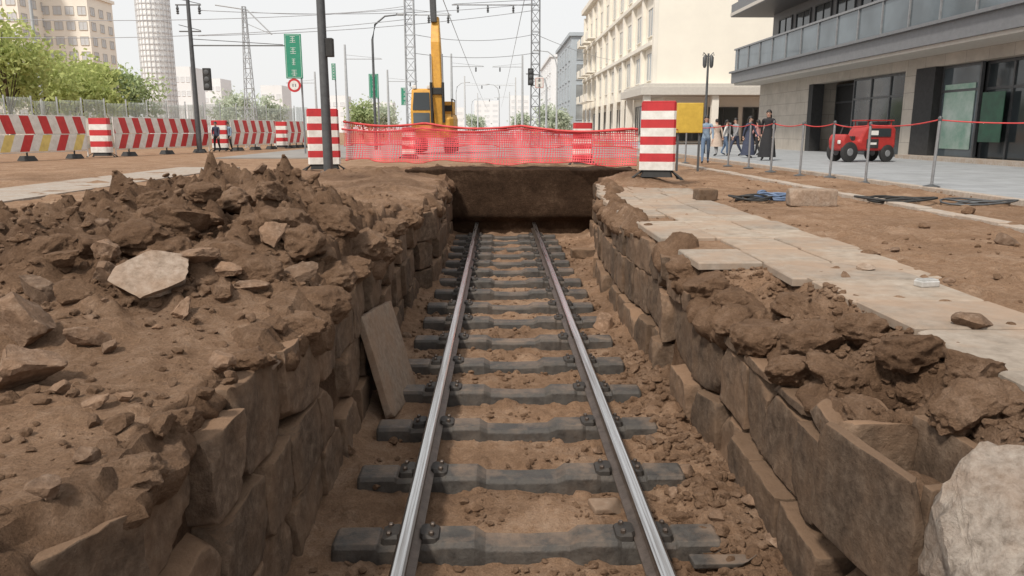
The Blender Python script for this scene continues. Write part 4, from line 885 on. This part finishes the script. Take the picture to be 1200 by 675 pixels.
# ------------------------------------------------------------------ PEOPLE
def person(label, P, rz, h, top, bottom, shoe, step=.25, swing=.2, hair='short', lean=.03, skirt=False, coat=False, seed=0):
    s = h / 1.72; t = thing('person', label, 'person', P, rz)
    J = {'pel': (0, 0, .95, .125), 'wai': (0, lean * .4, 1.1, .118), 'che': (0, lean, 1.3, .14), 'nb': (0, lean, 1.44, .07), 'nk': (0, lean + .01, 1.5, .05), 'hd': (0, lean + .03, 1.585, .082), 'ht': (0, lean + .02, 1.68, .065)}
    E = [('pel', 'wai'), ('wai', 'che'), ('che', 'nb'), ('nb', 'nk'), ('nk', 'hd'), ('hd', 'ht')]
    for sx, nm in ((-1, 'l'), (1, 'r')):
        f = sx * step; a = -sx * swing
        J.update({'sh' + nm: (sx * .18, lean, 1.41, .062), 'el' + nm: (sx * .235, lean + a * .45, 1.13, .045), 'wr' + nm: (sx * .24, lean + a + .06, .9, .03), 'hn' + nm: (sx * .235, lean + a * 1.1 + .09, .81, .028),
                  'hp' + nm: (sx * .095, 0, .89, .098), 'kn' + nm: (sx * .1, f * .5 + .04, .5, .066), 'an' + nm: (sx * .1, f - (.06 if f < 0 else 0), .095 + (.05 if f < 0 else 0), .042), 'to' + nm: (sx * .11, f + .15, .035, .035)})
        E += [('che', 'sh' + nm), ('sh' + nm, 'el' + nm), ('el' + nm, 'wr' + nm), ('wr' + nm, 'hn' + nm), ('pel', 'hp' + nm), ('hp' + nm, 'kn' + nm), ('kn' + nm, 'an' + nm), ('an' + nm, 'to' + nm)]
    names = list(J); me = bpy.data.meshes.new('body'); me.from_pydata([(J[n][0] * s, J[n][1] * s, J[n][2] * s) for n in names], [(names.index(a), names.index(b)) for a, b in E], [])
    o = bpy.data.objects.new('tmp', me); link(o); md = o.modifiers.new('skin', 'SKIN'); md.use_smooth_shade = True
    for i, n in enumerate(names):
        v = me.skin_vertices[0].data[i]; v.radius = (J[n][3] * s, J[n][3] * s * (.8 if n in ('che', 'wai', 'pel') else 1)); v.use_root = (n == 'pel')
    sd = o.modifiers.new('sub', 'SUBSURF'); sd.levels = 2; sd.render_levels = 2
    dg = bpy.context.evaluated_depsgraph_get(); em = bpy.data.meshes.new_from_object(o.evaluated_get(dg)); bpy.data.objects.remove(o)
    Vv = [v.co.copy() for v in em.vertices]; F = [tuple(p.vertices) for p in em.polygons]
    mi = []
    for p in em.polygons:
        c = p.center / s
        if c.z > 1.475: k = 0
        elif c.z < .1: k = 3
        elif abs(c.x) > .19 and c.z < .9: k = 0
        elif c.z < .93 and abs(c.x) < .2: k = 2
        else: k = 1
        mi.append(k)
    mb = MB(); mb.add(Vv, F, mi)
    for sx in (-1, 1):          # fingers and face details, part of the body mesh
        a = -sx * swing; hx, hy, hzv = sx * .235, lean + a * 1.1 + .09, .80
        for q in range(4): mb.tube([Vector((hx, hy - .03 + q * .02, hzv)) * s, Vector((hx - sx * .006, hy - .028 + q * .02, hzv - .045)) * s, Vector((hx - sx * .018, hy - .022 + q * .018, hzv - .075 - .01 * (q in (1, 2)))) * s], [.0095 * s, .0085 * s, .006 * s], 6)
        mb.tube([Vector((hx - sx * .01, hy + .025, hzv + .04)) * s, Vector((hx - sx * .02, hy + .05, hzv)) * s, Vector((hx - sx * .022, hy + .052, hzv - .02)) * s], [.011 * s, .01 * s, .007 * s], 6)
    fy = lean + .03 + .082
    mb.tube([Vector((0, fy - .01, 1.61)) * s, Vector((0, fy + .018, 1.575)) * s, Vector((0, fy - .012, 1.562)) * s], [.006 * s, .013 * s, .009 * s], 6)
    for sx in (-1, 1):
        mb.tube([Vector((sx * .04, fy - .02, 1.61)) * s, Vector((sx * .022, fy - .006, 1.61)) * s], .008 * s, 6, 4)
        mb.tube([Vector((sx * .075, lean + .02, 1.62)) * s, Vector((sx * .088, lean + .02, 1.6)) * s, Vector((sx * .078, lean + .025, 1.565)) * s], [.008 * s, .014 * s, .008 * s], 6)
    mb.tube([Vector((-.025, fy - .01, 1.535)) * s, Vector((.025, fy - .01, 1.535)) * s], .006 * s, 6, 5)
    mb.build('body', [M['skin'], top, bottom, shoe, M['hair'], M['redrope']], t, smooth='all')
    Vh = ICO[3][0] * np.array([.092, .1, .1]); Vh = Vh + np.array([0, lean + .012, 1.645]); keep = [f for f in ICO[3][1] if not (np.mean([Vh[i][1] for i in f]) > lean + .055 and np.mean([Vh[i][2] for i in f]) < 1.66) and np.mean([Vh[i][2] for i in f]) > (1.59 if hair == 'short' else 1.55)]
    mkobj('hair', Vh * s, keep, M['hair'], t, smooth='all')
    if hair == 'long': k = MB(); k.loft([[v * s for v in rrect(.16, .07, 1.36, .03, 0, lean - .09)], [v * s for v in rrect(.17, .09, 1.52, .03, 0, lean - .07)], [v * s for v in rrect(.16, .1, 1.66, .03, 0, lean - .04)]]); k.build('long_hair', M['hair'], t, smooth=True)
    if skirt or coat:
        zb = .12 if skirt else .45; k = MB(); n = 20; rings = []
        for z, r in ((zb, .3), (.75, .225), (.95, .17), (1.1, .142)): rings.append([Vector((r * math.cos(2 * math.pi * i / n) * (1 + .06 * math.sin(i * 2.5)), r * .85 * math.sin(2 * math.pi * i / n) * (1.15 if z < .8 else 1), z)) * s for i in range(n)])
        k.loft(rings, cap=False); k.build('skirt' if skirt else 'coat_tail', top, t, smooth='all')
    return t
cl = lambda n, c: mat('cloth_' + n, c, tuple(x * .7 for x in c), .85, 0, 8)
CL = {'denim': cl('denim', (.22, .3, .4)), 'black': cl('black', (.02, .02, .023)), 'navy': cl('navy', (.05, .06, .1)), 'tan': cl('tan', (.5, .4, .33)), 'grey': cl('grey', (.28, .28, .29)), 'white': cl('white', (.66, .64, .62)), 'jean': cl('jeans', (.12, .18, .28)), 'pink': cl('pink', (.5, .26, .24))}
ppl = [(826, 190, 54, 165, 'denim', 'jean', 'black', .3, 'long', 0, 0, 'person in a denim jacket walking beside the yellow board'), (839, 183, 42, 20, 'tan', 'grey', 'black', .12, 'short', 0, 1, 'person in a long tan coat second from the left among the walkers'), (849, 182, 40, 250, 'white', 'jean', 'black', .12, 'long', 0, 0, 'person in a white top in the middle of the walkers'), (861, 183, 43, 110, 'grey', 'navy', 'black', .25, 'short', 0, 0, 'person in grey top and navy trousers left of the dark pair'), (876, 185, 47, 215, 'navy', 'black', 'black', .15, 'long', 1, 0, 'person in a long navy robe left of the person in black'), (898, 188, 64, 150, 'black', 'black', 'black', .2, 'long', 1, 0, 'tall person in a long black robe at the right of the walkers'), (887, 182, 40, 30, 'pink', 'black', 'black', .2, 'long', 0, 0, 'person in a dusty pink top behind the person in black')]
for i, (px, py, hp_, rz, a, b, c, st_, hr, sk, ct, lb) in enumerate(ppl):
    p = gp(px, py, .05); h = max(1.55, min(1.95, hp_ * p.y / 900))
    if p.x < 9.2: p.z = max(.0, hz(p.x, p.y))
    person(lb, p, R(rz), h, CL[a], CL[b], CL[c], st_, .2, hr, .03, bool(sk), bool(ct), i)
for px, Y, a, lb in ((253, 47, 'navy', 'person in dark navy clothes behind the barrier row, left one'), (267, 48, 'denim', 'person in a blue jacket behind the barrier row, right one')):
    p = dp(px, 150, Y); p.z = -.05; person(lb, p, R(170), 1.75, CL[a], CL['black'], CL['black'], .1, .1)
# ------------------------------------------------------------------ BUILDINGS
def window(parent, loc, rz, w, h, glass, frame, bars=1, data={}):
    key = (w, h, glass, frame, bars)
    if key not in data:
        f = MB(); a = w / 2; b = .08
        f.box(-a - b, -a, -.09, .02, -b, h + b); f.box(a, a + b, -.09, .02, -b, h + b); f.box(-a, a, -.09, .02, h, h + b); f.box(-a, a, -.14, .02, -b, 0)
        for k in range(bars): x = -a + w * (k + 1) / (bars + 1); f.box(x - .03, x + .03, -.07, .0, 0, h)
        fo = f.build('window', M[frame], parent, loc, (0, 0, rz))
        g = MB(); g.box(-a, a, -.03, -.004, 0, h); po = g.build('pane', M[glass], fo); data[key] = (fo.data, po.data); return fo
    fd, pd = data[key]; fo = bpy.data.objects.new('window', fd); link(fo, parent); fo.location = loc; fo.rotation_euler = (0, 0, rz)
    po = bpy.data.objects.new('pane', pd); link(po, fo); return fo
RZX = -math.pi / 2
# --- shop building on the right, facade x = 17.7
FX = 17.7; Yp = lambda px: xp(px, 150, FX).y
t = thing('shop_building', 'grey stone commercial building with glazed shopfront and dark canopy at right', 'building', (FX, 40, .05))
def wb(mbx, x0, x1, y0, y1, z0, z1, mi=0): mbx.box(x0 - FX, x1 - FX, y0 - 40, y1 - 40, z0 - .05, z1 - .05, mi)
yE = Yp(888); y1 = Yp(945); y2 = Yp(990); y3 = Yp(1055); y4 = Yp(1068); y5 = Yp(1090); y6 = Yp(1133); y7 = Yp(1196)
k = MB(); wb(k, FX, 40, y1, yE, .05, 4.2); wb(k, FX, FX + .5, y4, y3, .05, 3.75); wb(k, FX, FX + .5, 8, y1, 3.75, 4.2); wb(k, FX + .02, FX + .5, 8, 13, .05, 3.75); wb(k, FX + 4, FX + 20, 8, y1, .05, 4.2, 1); k.build('wall', [M['panel'], M['dark']], t)
k = MB(); wb(k, FX - 1.6, FX + 20, 6, yE + .6, 4.2, 4.34); k.build('soffit', M['soffit'], t)
k = MB(); wb(k, FX - 1.75, FX + 20, 6, yE + .9, 4.34, 5.0); wb(k, FX - 1.9, FX + 20, 6, yE + 1.0, 5.0, 5.12); k.build('canopy', M['fascia'], t)
k = MB(); wb(k, FX - 1.6, FX - 1.5, 6, yE + .7, 5.125, 6.5); k.build('balustrade', M['glassmid'], t)
k = MB(); wb(k, FX - 1.68, FX - 1.42, 6, yE + .8, 6.5, 6.6)
yy = yE
while yy > 8: wb(k, FX - 1.66, FX - 1.601, yy, yy + .07, 5.125, 6.5); yy -= 2.2
k.build('handrail', M['grey'], t)
k = MB(); wb(k, FX + .6, FX + 20, 6, yE, 5.12, 8.7); k.build('upper_wall', M['fascia'], t)
yy = yE - 1.2
while yy > 14: window(t, (.6, yy - 1.2 - 40, 5.6), RZX, 2.1, 2.5, 'glass', 'dgrey', 1); yy -= 2.9
k = MB(); wb(k, FX - 1.9, FX + 20, 6, yE + 1.2, 8.7, 9.5); wb(k, FX - 1.6, FX + 20, 6, yE + .8, 9.5, 14); k.build('upper_ledge', M['fascia'], t)
k = MB(); wb(k, FX - 1.95, FX - 1.901, 6, yE + 1.2, 8.75, 8.95); k.build('ledge_trim', M['soffit'], t)
def bay(ya, yb, n, name='shop_window', glass='glass', inset=.35, z1=3.75, trans=2.75):
    f = MB(); x = FX + inset
    for i in range(n + 1): q = ya + (yb - ya) * i / n; wb(f, x - .06, x + .06, q - .05, q + .05, .05, z1)
    for z in (.12, trans, z1 - .06): wb(f, x - .052, x + .052, ya, yb, z - .05, z + .05)
    fo = f.build(name, M['dgrey'], t); g = MB(); wb(g, x - .01, x + .01, ya, yb, .1, z1 - .05); g.build('pane', M[glass], fo); return fo
bay(y2, y3, 3); bay(y2 + .4, y1, 2, 'entrance_door', 'dark', 1.6); bay(y6, y5, 1, 'shop_window', 'glassmid'); bay(y7, y6, 2, 'entrance_door', 'glass', .6); bay(13, y7, 5)
for a, b in ((y5, y4), (y1 - .6, y1 - .01)): k = MB(); wb(k, FX - .03, FX + .6, a, b, .05, 3.75); k.build('dark_pier', M['dark'], t)
k = MB(); wb(k, FX + .3, FX + .325, y6 + .25, y5 - .25, .5, 3.0); k.build('green_panel', mat('reflected_greenery', (.2, .36, .28), (.5, .58, .54), .5, 0, 1.2), t)  # green panel painted to stand for greenery reflected in the shop glass
k = MB(); wb(k, FX + .3, FX + .325, y7 + 1.5, y6 - .25, .8, 2.6); k.build('green_panel', mat('poster_dark_green', (.03, .12, .07), (.02, .06, .04), .5, 0, 2), t)
k = MB(); wb(k, FX - .6, FX + .3, 10, y4, .05, .2); k.build('step', M['concrete'], t)
# --- cream building
CX = 14.0; CY = 70
t = thing('cream_building', 'tall cream building with pilasters and a flat porch canopy behind the walkers', 'building', (CX, CY, 0))
k = MB(); k.box(0, 26, 0, 58, 4.4, 19); k.build('wall', M['cream'], t)
k = MB(); k.box(1.2, 26, 2.2, 57.5, 0, 4.4); k.build('ground_floor_wall', M['creamside'], t)
k = MB(); k.box(-1.6, 11.5, -1.6, 10, 4.5 - .3, 4.9); k.box(-1.3, 11.2, -1.3, 10, 4.9, 5.2); k.build('porch_canopy', M['soffit'], t, bevel=.03)
for x, y in ((-1.0, -1.0), (5, -1.0), (10.8, -1.0), (-1.0, 8)): k = MB(); k.box(x - .3, x + .3, y - .3, y + .3, 0, 4.2); k.build('porch_column', M['creamside'], t, bevel=.02)
k = MB()
for i in range(11): k.box(-.35, -.001, .3 + i * 5.7 - .3, .3 + i * 5.7 + .5, 5.25 if i < 2 else 0, 18.4)
k.build('pilasters', M['creamside'], t, bevel=.02)
k = MB(); k.box(-.7, 26.5, -.5, 58.4, 19, 19.7); k.box(-.45, -.002, .9, 57.9, 8.6, 9.0); k.box(-.45, -.002, .9, 57.9, 13.2, 13.6); k.build('cornice', M['creamside'], t, bevel=.03)
for i in range(10):
    for z in (5.7, 9.6, 14.2): window(t, (-.002, 3.3 + i * 5.7, z), RZX, 2.2, 2.4, 'creamwin', 'creamside', 1)
    if i > 1: window(t, (1.198, 3.3 + i * 5.7, .8), RZX, 3.6, 2.8, 'glass', 'dgrey', 2)
for i in range(3): window(t, (3.5 + i * 3.2, 2.198, .3), 0, 2.6, 2.9, 'glass', 'dgrey', 1)
for i in (7, 8, 9):
    for z in (5.2, 9.1, 13.7): k = MB(); k.box(-1.5, -.36, 1.6 + i * 5.7, 5.0 + i * 5.7, z, z + .15); k.box(-1.5, -1.4, 1.6 + i * 5.7, 5.0 + i * 5.7, z + .15, z + 1.1); k.build('balcony', M['creamside'], t, bevel=.02)
# --- blue-grey and far right buildings
def simple_building(label, x0, x1, y0, y1, h, wallm, winm, framem, nx_, nz_, w, wh, side=True, ny_=4, z0=2.5, roof=True):
    t = thing('office_building' if 'office' in label else 'apartment_building', label, 'building', (x0, y0, 0)); W = x1 - x0; D = y1 - y0
    k = MB(); k.box(0, W, 0, D, 0, h); k.build('wall', M[wallm], t)
    if roof: k = MB(); k.box(-.4, W + .4, -.4, D + .4, h + .002, h + .6); k.box(W * .3, W * .6, D * .3, D * .6, h + .6, h + 3); k.build('roof', M[wallm], t)
    for i in range(nx_):
        for j in range(nz_): window(t, (W * (i + .5) / nx_, -.002, z0 + (h - z0 - 1) * (j + .15) / nz_), 0, w, wh, winm, framem, 1)
    if side:
        sx = 0 if x0 > 0 else W
        for i in range(ny_):
            for j in range(nz_): window(t, (-.002 if x0 > 0 else W + .002, D * (i + .5) / ny_, z0 + (h - z0 - 1) * (j + .15) / nz_), RZX if x0 > 0 else -RZX, w, wh, winm, framem, 1)
    return t
simple_building('blue grey glass office building at the far end of the right side', 13, 28, 142, 175, 17.5, 'bluewall', 'creamwin', 'bluewall', 3, 4, 3, 2.6, True, 5)
simple_building('pale far office building beyond the blue grey one', 14, 40, 210, 260, 20, 'farwall', 'farwin', 'farwall', 4, 5, 3.5, 2.4, True, 6)
a = dp(-30, 100, 150); b = dp(32, 100, 150); c = dp(56, 100, 158); d = dp(112, 100, 158)
simple_building('beige apartment block at the left frame edge', a.x, b.x, 150, 160, 33, 'apart', 'apartwin', 'soffit', 4, 10, 1.6, 1.5, True, 3, 3)
simple_building('beige apartment block right of the leftmost one', c.x, d.x, 158, 168, 26.5, 'apart', 'apartwin', 'soffit', 4, 8, 1.5, 1.5, True, 3, 3)
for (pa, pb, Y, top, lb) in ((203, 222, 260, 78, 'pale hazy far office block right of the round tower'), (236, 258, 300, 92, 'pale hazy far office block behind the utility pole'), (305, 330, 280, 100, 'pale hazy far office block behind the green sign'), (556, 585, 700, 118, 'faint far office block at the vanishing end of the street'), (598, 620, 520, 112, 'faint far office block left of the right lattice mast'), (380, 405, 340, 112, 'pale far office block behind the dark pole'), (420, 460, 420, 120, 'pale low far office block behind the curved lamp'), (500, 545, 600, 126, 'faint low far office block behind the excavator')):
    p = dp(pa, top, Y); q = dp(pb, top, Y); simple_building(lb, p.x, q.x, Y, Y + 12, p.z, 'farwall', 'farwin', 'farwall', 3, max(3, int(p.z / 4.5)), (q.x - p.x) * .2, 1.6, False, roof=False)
# round tower
P = dp(187, 100, 200); t = thing('round_tower', 'tall pale round tower with a grid of bands behind the barriers', 'tower', (P.x, 200, 0)); k = MB(); k.lathe([(3.75, 0), (3.75, 58), (3.6, 60)], 28); k.build('shaft', M['tower'], t, smooth=True)
k = MB()
for i in range(40): k.lathe([(3.75, 4 + i * 1.35), (3.9, 4.05 + i * 1.35), (3.9, 4.4 + i * 1.35), (3.75, 4.45 + i * 1.35)], 28)
k.build('bands', M['towerband'], t, smooth=True)
k = MB()
for i in range(24):
    a = 2 * math.pi * i / 24; c_, s_ = math.cos(a), math.sin(a); k.tube([(3.95 * c_, 3.95 * s_, 0), (3.95 * c_, 3.95 * s_, 59)], .1, 4)
k.build('ribs', M['towerband'], t)
# hoarding behind the barriers
A2 = dp(-60, 150, 46); B2 = dp(362, 150, 72); L = math.hypot(B2.x - A2.x, B2.y - A2.y); t = thing('hoarding', 'pale grey green mesh fence behind the striped barrier row', 'fence', (A2.x, A2.y, -.06), math.atan2(B2.y - A2.y, B2.x - A2.x))
n = 18
for i in range(n):
    k = MB(); x0 = L * i / n; x1 = L * (i + 1) / n; m = 24
    Vv = []; F = []
    for j in range(m + 1):
        x = x0 + .06 + (x1 - x0 - .12) * j / m; y = .03 if j % 2 else -.03
        Vv += [(x, y, .1), (x, y, 3.2 + .1 * ((i * 7) % 3 - 1))]
    for j in range(m): F.append((2 * j, 2 * j + 2, 2 * j + 3, 2 * j + 1))
    mkobj('panel', Vv, F, M['hoard'], t); k.tube([(x0, .1, 0), (x0, .1, 3.4)], .05, 6); k.build('post', M['haze'], t)
# ------------------------------------------------------------------ TREES
def tree(label, x, y, h, cr, seed, m, n=2600, group=None, leaf=.22, trunk='bark'):
    r = np.random.default_rng(seed); t = thing('tree', label, 'tree', (x, y, -.06), 0, group); k = MB()
    k.tube([(0, 0, 0), (.05, .02, h * .25), (-.04, .05, h * .5), (.06, 0, h * .78)], [.035 * h * .5, .028 * h * .5, .02 * h * .5, .008 * h * .5], 8)
    cl_ = []
    for i in range(16):
        a = r.uniform(0, 6.28); q = r.uniform(.25, .95) * cr; z = h * r.uniform(.36, .93); q *= math.sqrt(max(.15, 1 - ((z / h - .6) / .42) ** 2)); c = np.array([q * math.cos(a), q * math.sin(a), z]); cl_.append(c)
        k.tube([(0, 0, h * r.uniform(.22, .5)), tuple(c * np.array([.5, .5, .92])), tuple(c)], [.012 * h * .5, .008 * h * .5, .004 * h * .5], 5)
    k.build('trunk', M[trunk], t, smooth='all')
    ci = r.integers(0, 16, n); C = np.array(cl_)[ci]; sg = cr * r.uniform(.2, .36, 16)[ci]
    Pn = C + r.normal(size=(n, 3)) * sg[:, None] * np.array([1, 1, .8]); a = r.normal(size=(n, 3)); a /= np.linalg.norm(a, axis=1)[:, None]; b = np.cross(a, r.normal(size=(n, 3))); b /= np.linalg.norm(b, axis=1)[:, None]
    s = leaf * r.uniform(.6, 1.3, n)[:, None]; Vv = np.stack([Pn - a * s, Pn + b * s * .5, Pn + a * s, Pn - b * s * .5], 1).reshape(-1, 3); F = np.arange(n * 4).reshape(-1, 4)
    mkobj('crown', Vv, F, M[m], t)
def tp(lb, px, top, Y, cr, seed, m='leaf', n=2600, leaf=.22):
    p = dp(px, top, Y); tree(lb, p.x, Y, p.z + .1, cr, seed, m, n, None, leaf)
tp('large yellow green tree cut by the left frame edge', -4, 14, 54, 2.4, 1, 'leaf', 3600, .2)
tp('yellow green tree second from the left behind the mesh fence', 42, 62, 62, 2.8, 2, 'leaf', 3000)
tp('low bushy green tree before the apartment blocks', 82, 72, 68, 3.0, 3, 'leaf', 3000, .24)
tp('green tree just left of the small round tree', 112, 78, 74, 2.4, 4, 'leaf', 2600, .24)
tp('small round green tree left of the pale tower', 154, 78, 76, 2.0, 5, 'leaf2', 2400, .22)
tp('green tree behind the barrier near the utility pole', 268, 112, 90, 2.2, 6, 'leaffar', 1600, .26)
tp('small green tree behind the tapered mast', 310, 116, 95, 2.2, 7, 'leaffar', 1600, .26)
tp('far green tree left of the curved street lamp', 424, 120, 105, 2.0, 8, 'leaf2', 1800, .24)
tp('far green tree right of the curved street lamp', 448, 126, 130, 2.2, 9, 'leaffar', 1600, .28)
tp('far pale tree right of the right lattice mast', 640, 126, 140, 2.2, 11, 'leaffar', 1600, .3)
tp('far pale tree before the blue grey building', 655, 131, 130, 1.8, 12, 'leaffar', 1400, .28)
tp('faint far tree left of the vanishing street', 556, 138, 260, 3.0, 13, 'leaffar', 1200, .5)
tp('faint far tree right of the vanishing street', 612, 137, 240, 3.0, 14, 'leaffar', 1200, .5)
# ------------------------------------------------------------------ LIGHT
w = bpy.data.worlds.new('World'); SC.world = w; w.use_nodes = True; nt = w.node_tree; bg = nt.nodes['Background']
sky = nt.nodes.new('ShaderNodeTexSky'); sky.sky_type = 'NISHITA'; sky.sun_disc = False; sky.sun_elevation = R(50); sky.sun_rotation = R(215); sky.dust_density = 4; sky.air_density = 1.0
mx = nt.nodes.new('ShaderNodeMix'); mx.data_type = 'RGBA'; mx.inputs[0].default_value = .87; mx.inputs[7].default_value = (8.9, 8.85, 8.75, 1)
nt.links.new(sky.outputs[0], mx.inputs[6]); nt.links.new(mx.outputs[2], bg.inputs['Color']); bg.inputs['Strength'].default_value = .112
sl = bpy.data.lights.new('sun', 'SUN'); sl.energy = 3.5; sl.angle = R(7); sl.color = (1, .93, .83); so = bpy.data.objects.new('sun', sl); link(so)
az = R(215); el = R(50); dirv = Vector((math.sin(az) * math.cos(el), math.cos(az) * math.cos(el), math.sin(el)))
so.rotation_euler = dirv.to_track_quat('Z', 'Y').to_euler(); so.location = dirv * 50
SC.view_settings.view_transform = 'Standard'; SC.view_settings.look = 'None'; SC.view_settings.exposure = 0
